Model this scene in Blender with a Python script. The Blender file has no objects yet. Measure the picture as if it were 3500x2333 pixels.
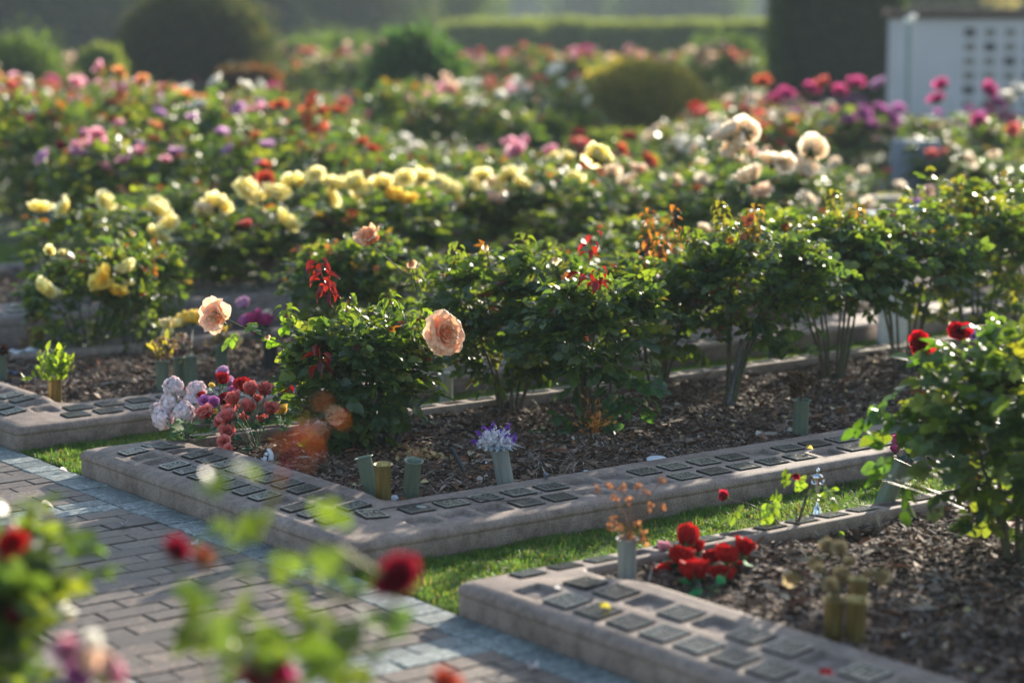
import bpy, math, random
import numpy as np
from mathutils import Vector, Matrix, Euler
R = math.radians
C = bpy.context.scene.collection
SC = bpy.context.scene
rnd = random.Random(7)

# ------------------------------------------------------------------ frame of the place
CAM_H = 1.9; FPX = 7664.; PITCH = math.atan(1166.5 / FPX)
_n = math.hypot(.603, .798)
AU = np.array([-.603 / _n, .798 / _n]); BV = np.array([.798 / _n, .603 / _n])
def W(u, v, z=0.): return (u * AU[0] + v * BV[0], u * AU[1] + v * BV[1], z)
def UV(x, y): return (x * AU[0] + y * AU[1], x * BV[0] + y * BV[1])
YAW = math.atan2(BV[1], BV[0])      # the beds' long direction
def G(px, py, z=0.):
    v = py - 1166.5; fw = FPX * math.cos(PITCH) - v * math.sin(PITCH); dn = FPX * math.sin(PITCH) + v * math.cos(PITCH)
    t = (CAM_H - z) / dn; return ((px - 1750) * t, fw * t, z)
def at(px, py, Y):                  # a spot Y metres ahead, read off the survey picture
    v = py - 1166.5; fw = FPX * math.cos(PITCH) - v * math.sin(PITCH); dn = FPX * math.sin(PITCH) + v * math.cos(PITCH)
    t = Y / fw; return ((px - 1750) * t, Y, CAM_H - dn * t)
def proj(x, y, z=0.):
    fw = y * math.cos(PITCH) + (CAM_H - z) * math.sin(PITCH); dn = (CAM_H - z) * math.cos(PITCH) - y * math.sin(PITCH)
    return (1750 + FPX * x / fw, 1166.5 + FPX * dn / fw)

# ------------------------------------------------------------------ materials
MATS = {}
def newmat(name):
    m = bpy.data.materials.new(name); m.use_nodes = True
    nt = m.node_tree; b = nt.nodes['Principled BSDF']; MATS[name] = m
    return m, nt, b
def N(nt, t, **kw):
    n = nt.nodes.new(t)
    for k, v in kw.items(): setattr(n, k, v)
    return n
def attr(nt, name='col'): return N(nt, 'ShaderNodeAttribute', attribute_name=name).outputs['Color']
def noise(nt, scale, detail=4, rough=.55):
    tc = N(nt, 'ShaderNodeNewGeometry'); n = N(nt, 'ShaderNodeTexNoise')
    n.inputs['Scale'].default_value = scale; n.inputs['Detail'].default_value = detail; n.inputs['Roughness'].default_value = rough
    nt.links.new(tc.outputs['Position'], n.inputs['Vector']); return n.outputs['Fac']
def ramp(nt, fac, stops):
    r = N(nt, 'ShaderNodeValToRGB'); e = r.color_ramp.elements
    while len(e) > 1: e.remove(e[-1])
    e[0].position = stops[0][0]; e[0].color = (*stops[0][1], 1)
    for p, c in stops[1:]:
        q = e.new(p); q.color = (*c, 1)
    nt.links.new(fac, r.inputs['Fac']); return r.outputs['Color']
def mixc(nt, fac, a, b, mode='MIX'):
    m = N(nt, 'ShaderNodeMix', data_type='RGBA', blend_type=mode)
    for sock, v in ((m.inputs[0], fac), (m.inputs[6], a), (m.inputs[7], b)):
        if isinstance(v, (int, float)): sock.default_value = v
        elif isinstance(v, tuple): sock.default_value = (*v, 1) if len(v) == 3 else v
        else: nt.links.new(v, sock)
    return m.outputs[2]
def bump(nt, b, h, strength, dist):
    n = N(nt, 'ShaderNodeBump'); n.inputs['Strength'].default_value = strength; n.inputs['Distance'].default_value = dist
    nt.links.new(h, n.inputs['Height']); nt.links.new(n.outputs['Normal'], b.inputs['Normal'])
def setp(b, **kw):
    for k, v in kw.items():
        b.inputs[k].default_value = (*v, 1) if isinstance(v, tuple) else v

def leafy(name, rough, gain, fac, spec=.5, noise_scale=60, coat=0.):
    m, nt, b = newmat(name)
    c = attr(nt); nz = noise(nt, noise_scale, 3)
    k = ramp(nt, nz, [(.3, (.72, .72, .72)), (.7, (1.2, 1.2, 1.2))])
    c2 = mixc(nt, 1., c, k, 'MULTIPLY')
    nt.links.new(c2, b.inputs['Base Color']); setp(b, Roughness=rough)
    b.inputs['Specular IOR Level'].default_value = spec
    b.inputs['Coat Weight'].default_value = coat; b.inputs['Coat Roughness'].default_value = .27
    t = N(nt, 'ShaderNodeBsdfTranslucent')
    nt.links.new(mixc(nt, 1., c2, gain, 'MULTIPLY'), t.inputs['Color'])
    mx = N(nt, 'ShaderNodeMixShader'); mx.inputs[0].default_value = fac
    nt.links.new(b.outputs[0], mx.inputs[1]); nt.links.new(t.outputs[0], mx.inputs[2])
    nt.links.new(mx.outputs[0], nt.nodes['Material Output'].inputs['Surface'])
    return m
M_leaf = leafy('rose_leaf', .50, (4.6, 3.7, .85), .45, .5, 45, .32)
M_hedge = leafy('hedge_leaf', .6, (3.8, 3.2, 1.3), .48, .3, 6)
M_petal = leafy('petal', .7, (1.15, 1.12, 1.08), .66, .25, 30)
M_hero = leafy('petal_close', .55, (1.2, 1.1, 1.0), .38, .3, 60)
M_fabric = leafy('fabric_flower', .7, (1.2, 1.0, 1.0), .25, .2, 40)
M_grass = leafy('grass_blade', .5, (3.2, 2.9, 1.2), .42, .3, 8)

def attrmat(name, rough, nscale, lo=.75, hi=1.2, metallic=0., bstr=.0, bdist=.002, spec=.5, bscale=None):
    m, nt, b = newmat(name); c = attr(nt); nz = noise(nt, nscale, 5)
    k = ramp(nt, nz, [(.3, (lo,) * 3), (.7, (hi,) * 3)])
    nt.links.new(mixc(nt, 1., c, k, 'MULTIPLY'), b.inputs['Base Color'])
    setp(b, Roughness=rough, Metallic=metallic); b.inputs['Specular IOR Level'].default_value = spec
    if bstr: bump(nt, b, noise(nt, bscale or nscale * 3, 4), bstr, bdist)
    return m
M_stem = attrmat('rose_cane', .6, 60, .6, 1.3, bstr=.5)
M_chip = attrmat('bark_chip', .8, 45, .6, 1.35, bstr=.4, spec=.25)
M_soft = attrmat('plain_paint', .5, 25, .85, 1.1)
M_brickm = None

def concrete(name, dark, light):
    m, nt, b = newmat(name)
    n1 = noise(nt, 3.2, 5, .6); n2 = noise(nt, 260, 2, .6); n3 = noise(nt, 22, 4, .65)
    a = ramp(nt, n1, [(.32, dark), (.68, light)])
    sp = ramp(nt, n2, [(.36, (.55, .52, .5)), (.5, (1., 1., 1.)), (.66, (1.3, 1.27, 1.24))])
    st = ramp(nt, n3, [(.3, (.7, .68, .66)), (.6, (1.08, 1.07, 1.06))])
    c = mixc(nt, 1., mixc(nt, 1., a, sp, 'MULTIPLY'), st, 'MULTIPLY')
    # rain streaks running down the upright faces
    g = N(nt, 'ShaderNodeNewGeometry'); mp = N(nt, 'ShaderNodeMapping'); mp.inputs['Scale'].default_value = (14, 14, 3)
    nt.links.new(g.outputs['Position'], mp.inputs['Vector'])
    sn = N(nt, 'ShaderNodeTexNoise'); sn.inputs['Scale'].default_value = 1; sn.inputs['Detail'].default_value = 4
    nt.links.new(mp.outputs['Vector'], sn.inputs['Vector'])
    c = mixc(nt, .35, c, mixc(nt, 1., c, ramp(nt, sn.outputs['Fac'], [(.35, (.5, .47, .45)), (.6, (1.1, 1.1, 1.1))]), 'MULTIPLY'))
    c = mixc(nt, 1., c, attr(nt), 'MULTIPLY')
    nt.links.new(c, b.inputs['Base Color']); setp(b, Roughness=.72); b.inputs['Specular IOR Level'].default_value = .4
    bump(nt, b, n2, .5, .0015)
    return m
M_kerb = concrete('kerb_concrete', (.215, .160, .132), (.345, .272, .228))
M_kerbfar = concrete('kerb_concrete_far', (.24, .195, .175), (.33, .28, .26))

def brickmat(name, stain):
    m, nt, b = newmat(name)
    c = attr(nt); n1 = noise(nt, 4.5, 6, .7); n2 = noise(nt, 320, 2, .6); n3 = noise(nt, 36, 6, .8)
    st = ramp(nt, n3, [(.44, (.85, .85, .85)), (.60, stain)])
    c = mixc(nt, ramp(nt, n1, [(.33, (.1,) * 3), (.55, (1., 1., 1.))]), c, mixc(nt, 1., c, st, 'MULTIPLY'))
    c = mixc(nt, 1., c, ramp(nt, n2, [(.35, (.6, .58, .56)), (.52, (1., 1., 1.)), (.68, (1.35, 1.33, 1.3))]), 'MULTIPLY')
    nt.links.new(c, b.inputs['Base Color'])
    nt.links.new(ramp(nt, n3, [(.3, (.42,) * 3), (.7, (.7,) * 3)]), b.inputs['Roughness'])
    bump(nt, b, mixc(nt, .5, n2, n3), .9, .003)
    return m
M_brick = brickmat('paving_brick', (2.7, 2.65, 2.6))

m, nt, b = newmat('soil'); M_soil = m
nt.links.new(ramp(nt, noise(nt, 40, 6, .7), [(.3, (.02, .014, .010)), (.55, (.055, .04, .03)), (.75, (.11, .085, .07))]), b.inputs['Base Color']); setp(b, Roughness=.95)
bump(nt, b, noise(nt, 60, 5, .7), 1., .01)
m, nt, b = newmat('ground'); M_ground = m
nt.links.new(ramp(nt, noise(nt, 1.3, 6, .6), [(.35, (.035, .055, .018)), (.55, (.06, .085, .028)), (.7, (.10, .10, .05))]), b.inputs['Base Color']); setp(b, Roughness=.95)
m, nt, b = newmat('path_sand'); M_sand = m
nt.links.new(ramp(nt, noise(nt, 50, 4), [(.3, (.02, .018, .018)), (.7, (.06, .055, .05))]), b.inputs['Base Color']); setp(b, Roughness=.95)
m, nt, b = newmat('bronze_dark'); M_brz = m
nt.links.new(ramp(nt, noise(nt, 90, 4), [(.3, (.018, .016, .014)), (.7, (.055, .048, .040))]), b.inputs['Base Color']); setp(b, Roughness=.5, Metallic=.2); b.inputs['Specular IOR Level'].default_value = .3
m, nt, b = newmat('bronze_raised'); M_brz2 = m
oi = N(nt, 'ShaderNodeObjectInfo')
def vary(c, lo, hi): return mixc(nt, 1., c, ramp(nt, oi.outputs['Random'], [(0., lo), (.5, (1., 1., 1.)), (1., hi)]), 'MULTIPLY')
nt.links.new(vary(ramp(nt, noise(nt, 120, 4), [(.3, (.19, .19, .175)), (.7, (.42, .42, .37))]), (.55, .5, .42), (1.5, 1.5, 1.4)), b.inputs['Base Color']); setp(b, Roughness=.32, Metallic=.7)
def vasemat(name, dark, light, metal, rough, edge=(.3, .3, .28)):
    m, nt, b = newmat(name)
    g = N(nt, 'ShaderNodeTexCoord'); mp = N(nt, 'ShaderNodeMapping'); mp.inputs['Scale'].default_value = (30, 30, 3)
    nt.links.new(g.outputs['Object'], mp.inputs['Vector'])
    sn = N(nt, 'ShaderNodeTexNoise'); sn.inputs['Scale'].default_value = 2; sn.inputs['Detail'].default_value = 6
    nt.links.new(mp.outputs['Vector'], sn.inputs['Vector'])
    c = ramp(nt, sn.outputs['Fac'], [(.3, dark), (.7, light)])
    n2 = noise(nt, 70, 5, .7)
    c = mixc(nt, ramp(nt, n2, [(.6, (0, 0, 0)), (.75, (.5,) * 3)]), c, edge)
    nt.links.new(c, b.inputs['Base Color']); setp(b, Metallic=metal)
    nt.links.new(ramp(nt, n2, [(.3, (rough,) * 3), (.75, (min(1, rough + .25),) * 3)]), b.inputs['Roughness'])
    bump(nt, b, n2, .15, .001)
    return m
M_vgreen = vasemat('vase_green', (.11, .15, .105), (.17, .21, .15), .25, .42)
M_vgrey = vasemat('vase_grey', (.20, .235, .225), (.31, .34, .325), .35, .5, (.42, .44, .44))
M_vbrass = vasemat('vase_brass', (.24, .18, .06), (.46, .35, .13), .8, .28, (.2, .19, .1))
def plain(name, col, rough=.5, metal=0., var=.12, nscale=12):
    m, nt, b = newmat(name)
    lo = tuple(x * (1 - var) for x in col); hi = tuple(min(1, x * (1 + var)) for x in col)
    nt.links.new(ramp(nt, noise(nt, nscale, 4), [(.3, lo), (.7, hi)]), b.inputs['Base Color']); setp(b, Roughness=rough, Metallic=metal)
    return m
M_white = plain('white_ceramic', (.72, .74, .78), .35)
M_wall = plain('white_render', (.50, .48, .50), .85, 0, .05, 2)
M_dark = plain('dark_plastic', (.02, .024, .028), .4)
M_chrome = plain('polished_metal', (.75, .77, .82), .16, 1., .05)
M_tile = plain('terracotta', (.10, .06, .045), .8)
M_niche = plain('niche_plaque', (.16, .15, .13), .45, .3, .4, 3)
M_post = plain('post_paint', (.20, .24, .22), .5)
M_postd = plain('post_dark', (.025, .05, .04), .5)
M_lamp = plain('lamp_glass', (.82, .80, .70), .25)
M_trunk = plain('bark', (.07, .05, .038), .9, 0, .4, 9)
M_blue = plain('blue_wrap', (.12, .42, .75), .4)
M_hill = plain('hill_growth', (.05, .065, .045), 1., 0, .35, .05)

# ------------------------------------------------------------------ mesh accumulation
class Acc:
    def __init__(s): s.V = []; s.F = []; s.Cc = []; s.n = 0
    def add(s, V, F, col=(1, 1, 1), mi=0):
        V = np.asarray(V, float).reshape(-1, 3)
        c = np.asarray(col, float)
        if c.ndim == 1: c = np.tile(c, (len(V), 1))
        s.V.append(V); s.Cc.append(c)
        if isinstance(F, np.ndarray): F = [F]
        elif F and not hasattr(F[0][0], '__len__'):
            d = {}
            for f in F: d.setdefault(len(f), []).append(f)
            F = [np.array(x) for x in d.values()]
        for f in F:
            f = np.asarray(f)
            if len(f): s.F.append((f + s.n, mi))
        s.n += len(V); return s
    def merge(s, o, M=None):
        off = s.n
        for V, c in zip(o.V, o.Cc):
            if M is not None: V = V @ np.array(M.to_3x3()).T + np.array(M.translation)
            s.V.append(V); s.Cc.append(c); s.n += len(V)
        for f, mi in o.F: s.F.append((f + off, mi))
        return s
    def mesh(s, name, mats, smooth=True):
        me = bpy.data.meshes.new(name)
        V = np.concatenate(s.V).astype(np.float32); col = np.concatenate(s.Cc).astype(np.float32)
        loops = np.concatenate([f.ravel() for f, _ in s.F]).astype(np.int32)
        sizes = np.concatenate([np.full(len(f), f.shape[1]) for f, _ in s.F]).astype(np.int32)
        mi = np.concatenate([np.full(len(f), m) for f, m in s.F]).astype(np.int32)
        starts = np.concatenate([[0], np.cumsum(sizes)[:-1]]).astype(np.int32)
        me.vertices.add(len(V)); me.vertices.foreach_set('co', V.ravel())
        me.loops.add(len(loops)); me.loops.foreach_set('vertex_index', loops)
        me.polygons.add(len(sizes)); me.polygons.foreach_set('loop_start', starts)
        me.polygons.foreach_set('material_index', mi)
        me.polygons.foreach_set('use_smooth', np.full(len(sizes), bool(smooth)))
        if not isinstance(mats, (list, tuple)): mats = [mats]
        for m_ in mats: me.materials.append(m_)
        a = me.color_attributes.new('col', 'FLOAT_COLOR', 'POINT')
        a.data.foreach_set('color', np.concatenate([col, np.ones((len(col), 1), np.float32)], 1).ravel())
        me.update(calc_edges=True); me.validate()
        return me
    def obj(s, name, mats, parent=None, smooth=True, loc=(0, 0, 0), **kw):
        return ob(name, s.mesh(name, mats, smooth), parent, loc, **kw)
def ob(name, me, parent=None, loc=(0, 0, 0), rot=None, scale=None, **kw):
    o = bpy.data.objects.new(name, me); C.objects.link(o); o.location = loc
    if rot is not None: o.rotation_euler = rot
    if scale is not None: o.scale = (scale,) * 3 if isinstance(scale, (int, float)) else scale
    if parent is not None: o.parent = parent
    tag(o, **kw); return o
def tag(o, label=None, cat=None, group=None, kind=None):
    if label: o['label'] = label
    if cat: o['category'] = cat
    if group: o['group'] = group
    if kind: o['kind'] = kind
    return o
def thing(name, label, cat, loc=(0, 0, 0), rz=0., group=None):
    o = bpy.data.objects.new(name, None); C.objects.link(o); o.location = loc; o.rotation_euler = (0, 0, rz)
    o.empty_display_size = .05
    return tag(o, label, cat, group)

def box(a, x0, x1, y0, y1, z0, z1, col=(1, 1, 1), mi=0, ch=0.):
    if ch <= 0:
        V = [(x0, y0, z0), (x1, y0, z0), (x1, y1, z0), (x0, y1, z0), (x0, y0, z1), (x1, y0, z1), (x1, y1, z1), (x0, y1, z1)]
        F = [(0, 3, 2, 1), (4, 5, 6, 7), (0, 1, 5, 4), (1, 2, 6, 5), (2, 3, 7, 6), (3, 0, 4, 7)]
    else:
        V = [(x0, y0, z0), (x1, y0, z0), (x1, y1, z0), (x0, y1, z0), (x0, y0, z1 - ch), (x1, y0, z1 - ch), (x1, y1, z1 - ch), (x0, y1, z1 - ch),
             (x0 + ch, y0 + ch, z1), (x1 - ch, y0 + ch, z1), (x1 - ch, y1 - ch, z1), (x0 + ch, y1 - ch, z1)]
        F = [(0, 3, 2, 1), (8, 9, 10, 11), (0, 1, 5, 4), (1, 2, 6, 5), (2, 3, 7, 6), (3, 0, 4, 7), (4, 5, 9, 8), (5, 6, 10, 9), (6, 7, 11, 10), (7, 4, 8, 11)]
    a.add(V, F, col, mi); return a
def lathe(a, prof, n=20, col=(1, 1, 1), mi=0, M=None):
    V = []; F = []
    for r, z in prof:
        for i in range(n):
            t = 2 * math.pi * i / n; V.append((r * math.cos(t), r * math.sin(t), z))
    for j in range(len(prof) - 1):
        for i in range(n):
            k = (i + 1) % n; F.append((j * n + i, j * n + k, (j + 1) * n + k, (j + 1) * n + i))
    V = np.array(V)
    if M is not None: V = V @ np.array(M.to_3x3()).T + np.array(M.translation)
    a.add(V, F, col, mi); return a
def tube(a, P, rad, n=5, col=(1, 1, 1), mi=0):
    P = np.asarray(P, float); m_ = len(P)
    if not hasattr(rad, '__len__'): rad = [rad] * m_
    T = np.gradient(P, axis=0); T /= np.linalg.norm(T, axis=1)[:, None] + 1e-9
    ref = np.array([0, 0, 1.]) if abs(T[0][2]) < .8 else np.array([1., 0, 0])
    V = np.zeros((m_, n, 3)); th = np.arange(n) * 2 * math.pi / n
    for i in range(m_):
        s = np.cross(T[i], ref); s /= np.linalg.norm(s) + 1e-9; w = np.cross(s, T[i]); ref = w
        V[i] = P[i] + rad[i] * (np.cos(th)[:, None] * s + np.sin(th)[:, None] * w)
    F = [(i * n + j, i * n + (j + 1) % n, (i + 1) * n + (j + 1) % n, (i + 1) * n + j) for i in range(m_ - 1) for j in range(n)]
    F += [tuple(range(n)), tuple((m_ - 1) * n + k for k in reversed(range(n)))] if n < 9 else []
    a.add(V.reshape(-1, 3), F, col, mi); return a
def bez(p0, p1, p2, n=6):
    t = np.linspace(0, 1, n)[:, None]; p0, p1, p2 = map(np.asarray, (p0, p1, p2))
    return (1 - t) ** 2 * p0 + 2 * t * (1 - t) * p1 + t * t * p2

def leaf_tpl(ny, nx=3, width=.41, fold=.20, curl=.22, shape='rose'):
    t = np.linspace(0, 1, ny)
    if shape == 'rose': w = width * np.sin(np.pi * np.clip(t, .03, .985) ** .82) ** .75
    elif shape == 'lance': w = width * np.sin(np.pi * np.clip(t, .02, .98)) ** .9
    s = np.linspace(-1, 1, nx); V = np.zeros((ny, nx, 3))
    for i in range(ny):
        V[i, :, 0] = s * w[i]; V[i, :, 1] = t[i]; V[i, :, 2] = np.abs(s) * fold * w[i] / width * .5 - curl * t[i] ** 2
    F = [(i * nx + j, i * nx + j + 1, (i + 1) * nx + j + 1, (i + 1) * nx + j) for i in range(ny - 1) for j in range(nx - 1)]
    return V.reshape(-1, 3), np.array(F)
L_HI = leaf_tpl(6); L_MID = leaf_tpl(4); L_LO = leaf_tpl(3, 3); L_GUM = leaf_tpl(7, 3, .11, .1, .12, 'lance')
def place(a, tpl, pos, d, up, size, col, mi=0):
    V, F = tpl; n = len(pos)
    if n == 0: return
    d = d / (np.linalg.norm(d, axis=1)[:, None] + 1e-9)
    s = np.cross(d, up); s /= np.linalg.norm(s, axis=1)[:, None] + 1e-9
    w = np.cross(s, d)
    size = np.asarray(size, float).reshape(n, -1)
    if size.shape[1] == 1: size = np.repeat(size, 3, 1)
    X = V[None] * size[:, None, :]
    P = pos[:, None] + X[..., 0:1] * s[:, None] + X[..., 1:2] * d[:, None] + X[..., 2:3] * w[:, None]
    FF = (F[None] + (np.arange(n) * len(V))[:, None, None]).reshape(-1, F.shape[1])
    cc = np.repeat(np.asarray(col, float).reshape(-1, 3) if np.ndim(col) > 1 else np.tile(col, (n, 1)), len(V), 0)
    a.add(P.reshape(-1, 3), FF, cc, mi)

# ------------------------------------------------------------------ rose bush
GREEN = np.array([(.029, .062, .022), (.040, .079, .024), (.058, .100, .026), (.027, .062, .032), (.080, .120, .030)])
def compound(a, tpl, pos, o, g, size, young, col_fn):
    """compound leaves: five leaflets each on a short rachis. pos,o (n,3); size (n,)"""
    n = len(pos)
    o = o / np.linalg.norm(o, axis=1)[:, None]
    up = np.tile([0, 0, 1.], (n, 1)) + g.normal(0, .55, (n, 3)) + o * g.uniform(-.2, .7, (n, 1))
    side = np.cross(o, up); side /= np.linalg.norm(side, axis=1)[:, None] + 1e-9
    up = np.cross(side, o)
    base = col_fn(n)
    L = size * 1.45
    for k, (t, sd, sc) in enumerate(((1., 0, 1.05), (.72, 1, .95), (.72, -1, .95), (.34, 1, .75), (.34, -1, .75))):
        if k > 2:
            keep = g.random(n) < .8
        else: keep = np.ones(n, bool)
        d = o * (1 if sd == 0 else .62) + side * sd * .8 - np.array([0, 0, 1.]) * g.uniform(-.15, .6, (n, 1))
        p = pos + o * (L * t)[:, None] - np.array([0, 0, 1.]) * (L * .25 * t * t)[:, None]
        u2 = up + g.normal(0, .22, (n, 3))
        c = base * g.uniform(.82, 1.2, (n, 1))
        place(a, tpl, p[keep], d[keep], u2[keep], (size * sc * g.uniform(.85, 1.15, n))[keep], c[keep])
def make_bush(seed, rx=.34, ry=.34, z0=.2, z1=.72, ntips=70, per=4, leaf=.045, tpl=L_HI, canes=5, shoots=4, red=.03, lean=(0, 0), trunk=.0, fill=.45, warm=0.):
    g = np.random.default_rng(seed); st = Acc(); fo = Acc()
    zc = (z0 + z1) / 2; hz = (z1 - z0) / 2
    lump = g.normal(0, 1, (5, 3)); lump /= np.linalg.norm(lump, axis=1)[:, None]
    cn = []
    cp = []
    for k in range(canes):
        a_ = 2 * math.pi * (k + g.uniform(-.3, .3)) / canes
        b0 = np.array([math.cos(a_) * .035, math.sin(a_) * .035, -.03]); 
        if trunk: b0 *= (.4, .4, 1)
        e = np.array([math.cos(a_) * rx * g.uniform(.35, .7) + lean[0], math.sin(a_) * ry * g.uniform(.35, .7) + lean[1], z0 + (z1 - z0) * g.uniform(.45, .85)])
        mid = np.array([b0[0] * 2.5 + lean[0] * .3, b0[1] * 2.5 + lean[1] * .3, max(trunk, e[2] * .55)])
        P = bez(b0, mid, e, 9) + g.normal(0, .006, (9, 3)) * np.linspace(0, 1, 9)[:, None]
        r0 = g.uniform(.007, .012)
        col = np.array([.07, .075, .035]) if g.random() < .6 else np.array([.10, .075, .05])
        tube(st, P, np.linspace(r0, .0035, 9), 6, col); cp.append(P)
    if trunk:
        tube(st, [(0, 0, -.04), (.005, 0, trunk * .5), (0, .005, trunk)], [.015, .012, .010], 7, (.09, .075, .05))
    # gnarled graft at the foot
    lathe(st, [(.05, -.03), (.042, .02), (.03, .05), (.022, .075), (.001, .085)], 9, (.05, .038, .028))
    allp = np.concatenate([P[3:] for P in cp])
    D = g.normal(0, 1, (ntips, 3)); D[:, 2] = np.abs(D[:, 2]) * g.choice([1, 1, 1, -.8], ntips) ; D /= np.linalg.norm(D, axis=1)[:, None]
    rr = (fill + (1 - fill) * g.random(ntips) ** .55) * (1 + .50 * np.clip((D @ lump.T), 0, 1).max(1) ** 2 - .20)
    T = D * rr[:, None] * np.array([rx, ry, hz]) + np.array([lean[0], lean[1], zc])
    sh = g.random(ntips) < shoots / ntips
    T[sh, 2] += g.uniform(.04, .17, sh.sum())
    LP = []; LO = []; LS = []; TOP = []
    for i in range(ntips):
        dd = np.linalg.norm(allp - T[i], axis=1) + np.where(allp[:, 2] > T[i][2] + .05, .3, 0)
        q = allp[np.argmin(dd)]; ln = np.linalg.norm(T[i] - q)
        mid = (q + T[i]) / 2 + np.array([0, 0, -.12 * ln]) + (T[i] - np.array([lean[0], lean[1], zc])) * .12
        P = bez(q, mid, T[i], 5)
        cst = np.array([.06, .085, .03]) if not sh[i] else np.array([.12, .05, .03])
        tube(st, P, np.linspace(.0032, .0016, 5), 4, cst)
        m_ = per + (2 if sh[i] else 0)
        ts = np.linspace(.25 if not sh[i] else .45, 1, m_)
        ph = g.uniform(0, 6.28)
        for t in ts:
            p = (1 - t) ** 2 * q + 2 * t * (1 - t) * mid + t * t * T[i]
            ph += 2.4
            o = (T[i] - np.array([lean[0], lean[1], zc])) * (1 / (rx + .01)) * .6 + np.array([math.cos(ph), math.sin(ph), g.uniform(-.15, .5)]) * .8
            LP.append(p); LO.append(o); LS.append(leaf * g.uniform(.75, 1.15) * (.8 if sh[i] else 1))
        TOP.append(T[i])
    LP = np.array(LP); LO = np.array(LO); LS = np.array(LS); TOP = np.array(TOP)
    shl = np.repeat(sh, [per + (2 if s_ else 0) for s_ in sh])
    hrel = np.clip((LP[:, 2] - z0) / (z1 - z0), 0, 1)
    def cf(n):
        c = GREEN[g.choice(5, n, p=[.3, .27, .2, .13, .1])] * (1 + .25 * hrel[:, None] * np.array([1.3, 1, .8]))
        y = g.random(n) < .04 + warm * .3; c[y] = np.array([.105, .13, .03])
        r_ = (g.random(n) < red) | (shl & (g.random(n) < .5 * (red > .02)))
        c[r_] = np.array([(.075, .022, .016), (.10, .045, .018), (.09, .075, .025)])[g.choice(3, r_.sum())]
        return c
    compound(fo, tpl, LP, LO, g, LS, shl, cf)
    return st, fo, TOP

# ------------------------------------------------------------------ blooms
def petal_grid(ns, nt_, W0, L, th0, th1, cup, curl, r0, az, zb, wav, g):
    s = np.linspace(-1, 1, ns); t = np.linspace(0, 1, nt_)
    V = np.zeros((nt_, ns, 3)); r = r0; z = zb; rs = []; zs = []
    for i, tt in enumerate(t):
        if i:
            ph = th0 + (th1 - th0) * tt + (curl * max(0, tt - .72) / .28)
            r += math.sin(ph) * L / (nt_ - 1); z += math.cos(ph) * L / (nt_ - 1)
        rs.append(r); zs.append(z)
    ph0 = g.uniform(0, 6)
    for i, tt in enumerate(t):
        w = W0 * (math.sin(math.pi * min(1, .16 + .62 * tt)) ** .8) * (1 if tt < .9 else .82)
        ra = rs[i] - cup * (s ** 2) * w * (.4 + .6 * tt)
        zz = zs[i] + wav * np.sin(s * 4 + ph0) * tt * L - (abs(s) ** 3) * L * .10 * tt
        if tt > .95: zz = zz + L * .03 * g.normal(0, 1, ns); 
        tan = s * w
        V[i, :, 0] = ra * math.cos(az) - tan * math.sin(az); V[i, :, 1] = ra * math.sin(az) + tan * math.cos(az); V[i, :, 2] = zz
    F = [(i * ns + j, i * ns + j + 1, (i + 1) * ns + j + 1, (i + 1) * ns + j) for i in range(nt_ - 1) for j in range(ns - 1)]
    return V.reshape(-1, 3), np.array(F), np.repeat(t, ns)
def rose(Rr=.05, openness=.8, layers=6, cen=(.8, .4, .15), mid=(.85, .55, .35), edge=(.9, .75, .6), seed=1, ns=5, nt_=5, ragged=0., calyx=True, inner=4):
    """a many-petalled bloom, axis +Z, radius Rr"""
    g = np.random.default_rng(seed); a = Acc(); cen, mid, edge = map(np.array, (cen, mid, edge))
    for k in range(layers):
        f = k / max(1, layers - 1)
        n = 4 if k < 2 else (5 if f < .7 else 6)
        th1 = R(-14 + (104 * openness) * f ** 1.1); th0 = R(6 + 74 * f * openness)
        L = Rr * (.60 + .50 * f); W0 = Rr * (.36 + .34 * f)
        for j in range(n):
            if ragged and g.random() < ragged * f: continue
            az = 2 * math.pi * (j + .5 * (k % 2) + g.uniform(-.12, .12)) / n + k * .7
            V, F, t = petal_grid(ns, nt_, W0 * g.uniform(.82, 1.15), L * g.uniform(.78, 1.14), th0, th1 + R(g.normal(0, 6 + 16 * ragged)), .55 - .45 * f, R(50) * f * openness + R(10), Rr * (.02 + .10 * f), az, Rr * (-.02 + .05 * f), .06 + .1 * ragged, g)
            if ragged: V += g.normal(0, Rr * .03 * ragged, V.shape)
            tt = t[:, None]
            c = cen * (1 - f) ** 2 + mid * (1 - (1 - f) ** 2)
            col = c * (1 - tt ** 1.5) + (mid * (1 - f) + edge * f) * tt ** 1.5
            a.add(V, F, np.clip(col * g.uniform(.92, 1.06), 0, .95))
    m_ = 7 + layers
    for j in range(m_):      # the crumpled heart
        az = g.uniform(0, 6.28); rr_ = Rr * .27 * math.sqrt(g.random()) * (.6 + .6 * openness)
        V, F, t = petal_grid(ns, nt_, Rr * g.uniform(.13, .24), Rr * g.uniform(.34, .56), R(g.uniform(-25, 15)), R(g.uniform(5, 40) * (.4 + openness)), .3, R(20), rr_, az, Rr * .14, .1, g)
        tt = t[:, None]; a.add(V, F, np.clip((cen * .35 + mid * .65) * (1 - tt) + (mid * .5 + edge * .5) * tt, 0, .95) * g.uniform(.9, 1.05))
    if calyx:
        lathe(a, [(.001, -Rr * .28), (Rr * .13, -Rr * .22), (Rr * .16, -Rr * .08), (Rr * .2, Rr * .05)], 7, (.05, .1, .03))
        for j in range(5):
            V, F, t = petal_grid(3, 4, Rr * .1, Rr * .5, R(60), R(120), 0, 0, Rr * .12, j * 1.257, 0, 0, g)
            a.add(V, F, (.05, .11, .03))
    return a
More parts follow.
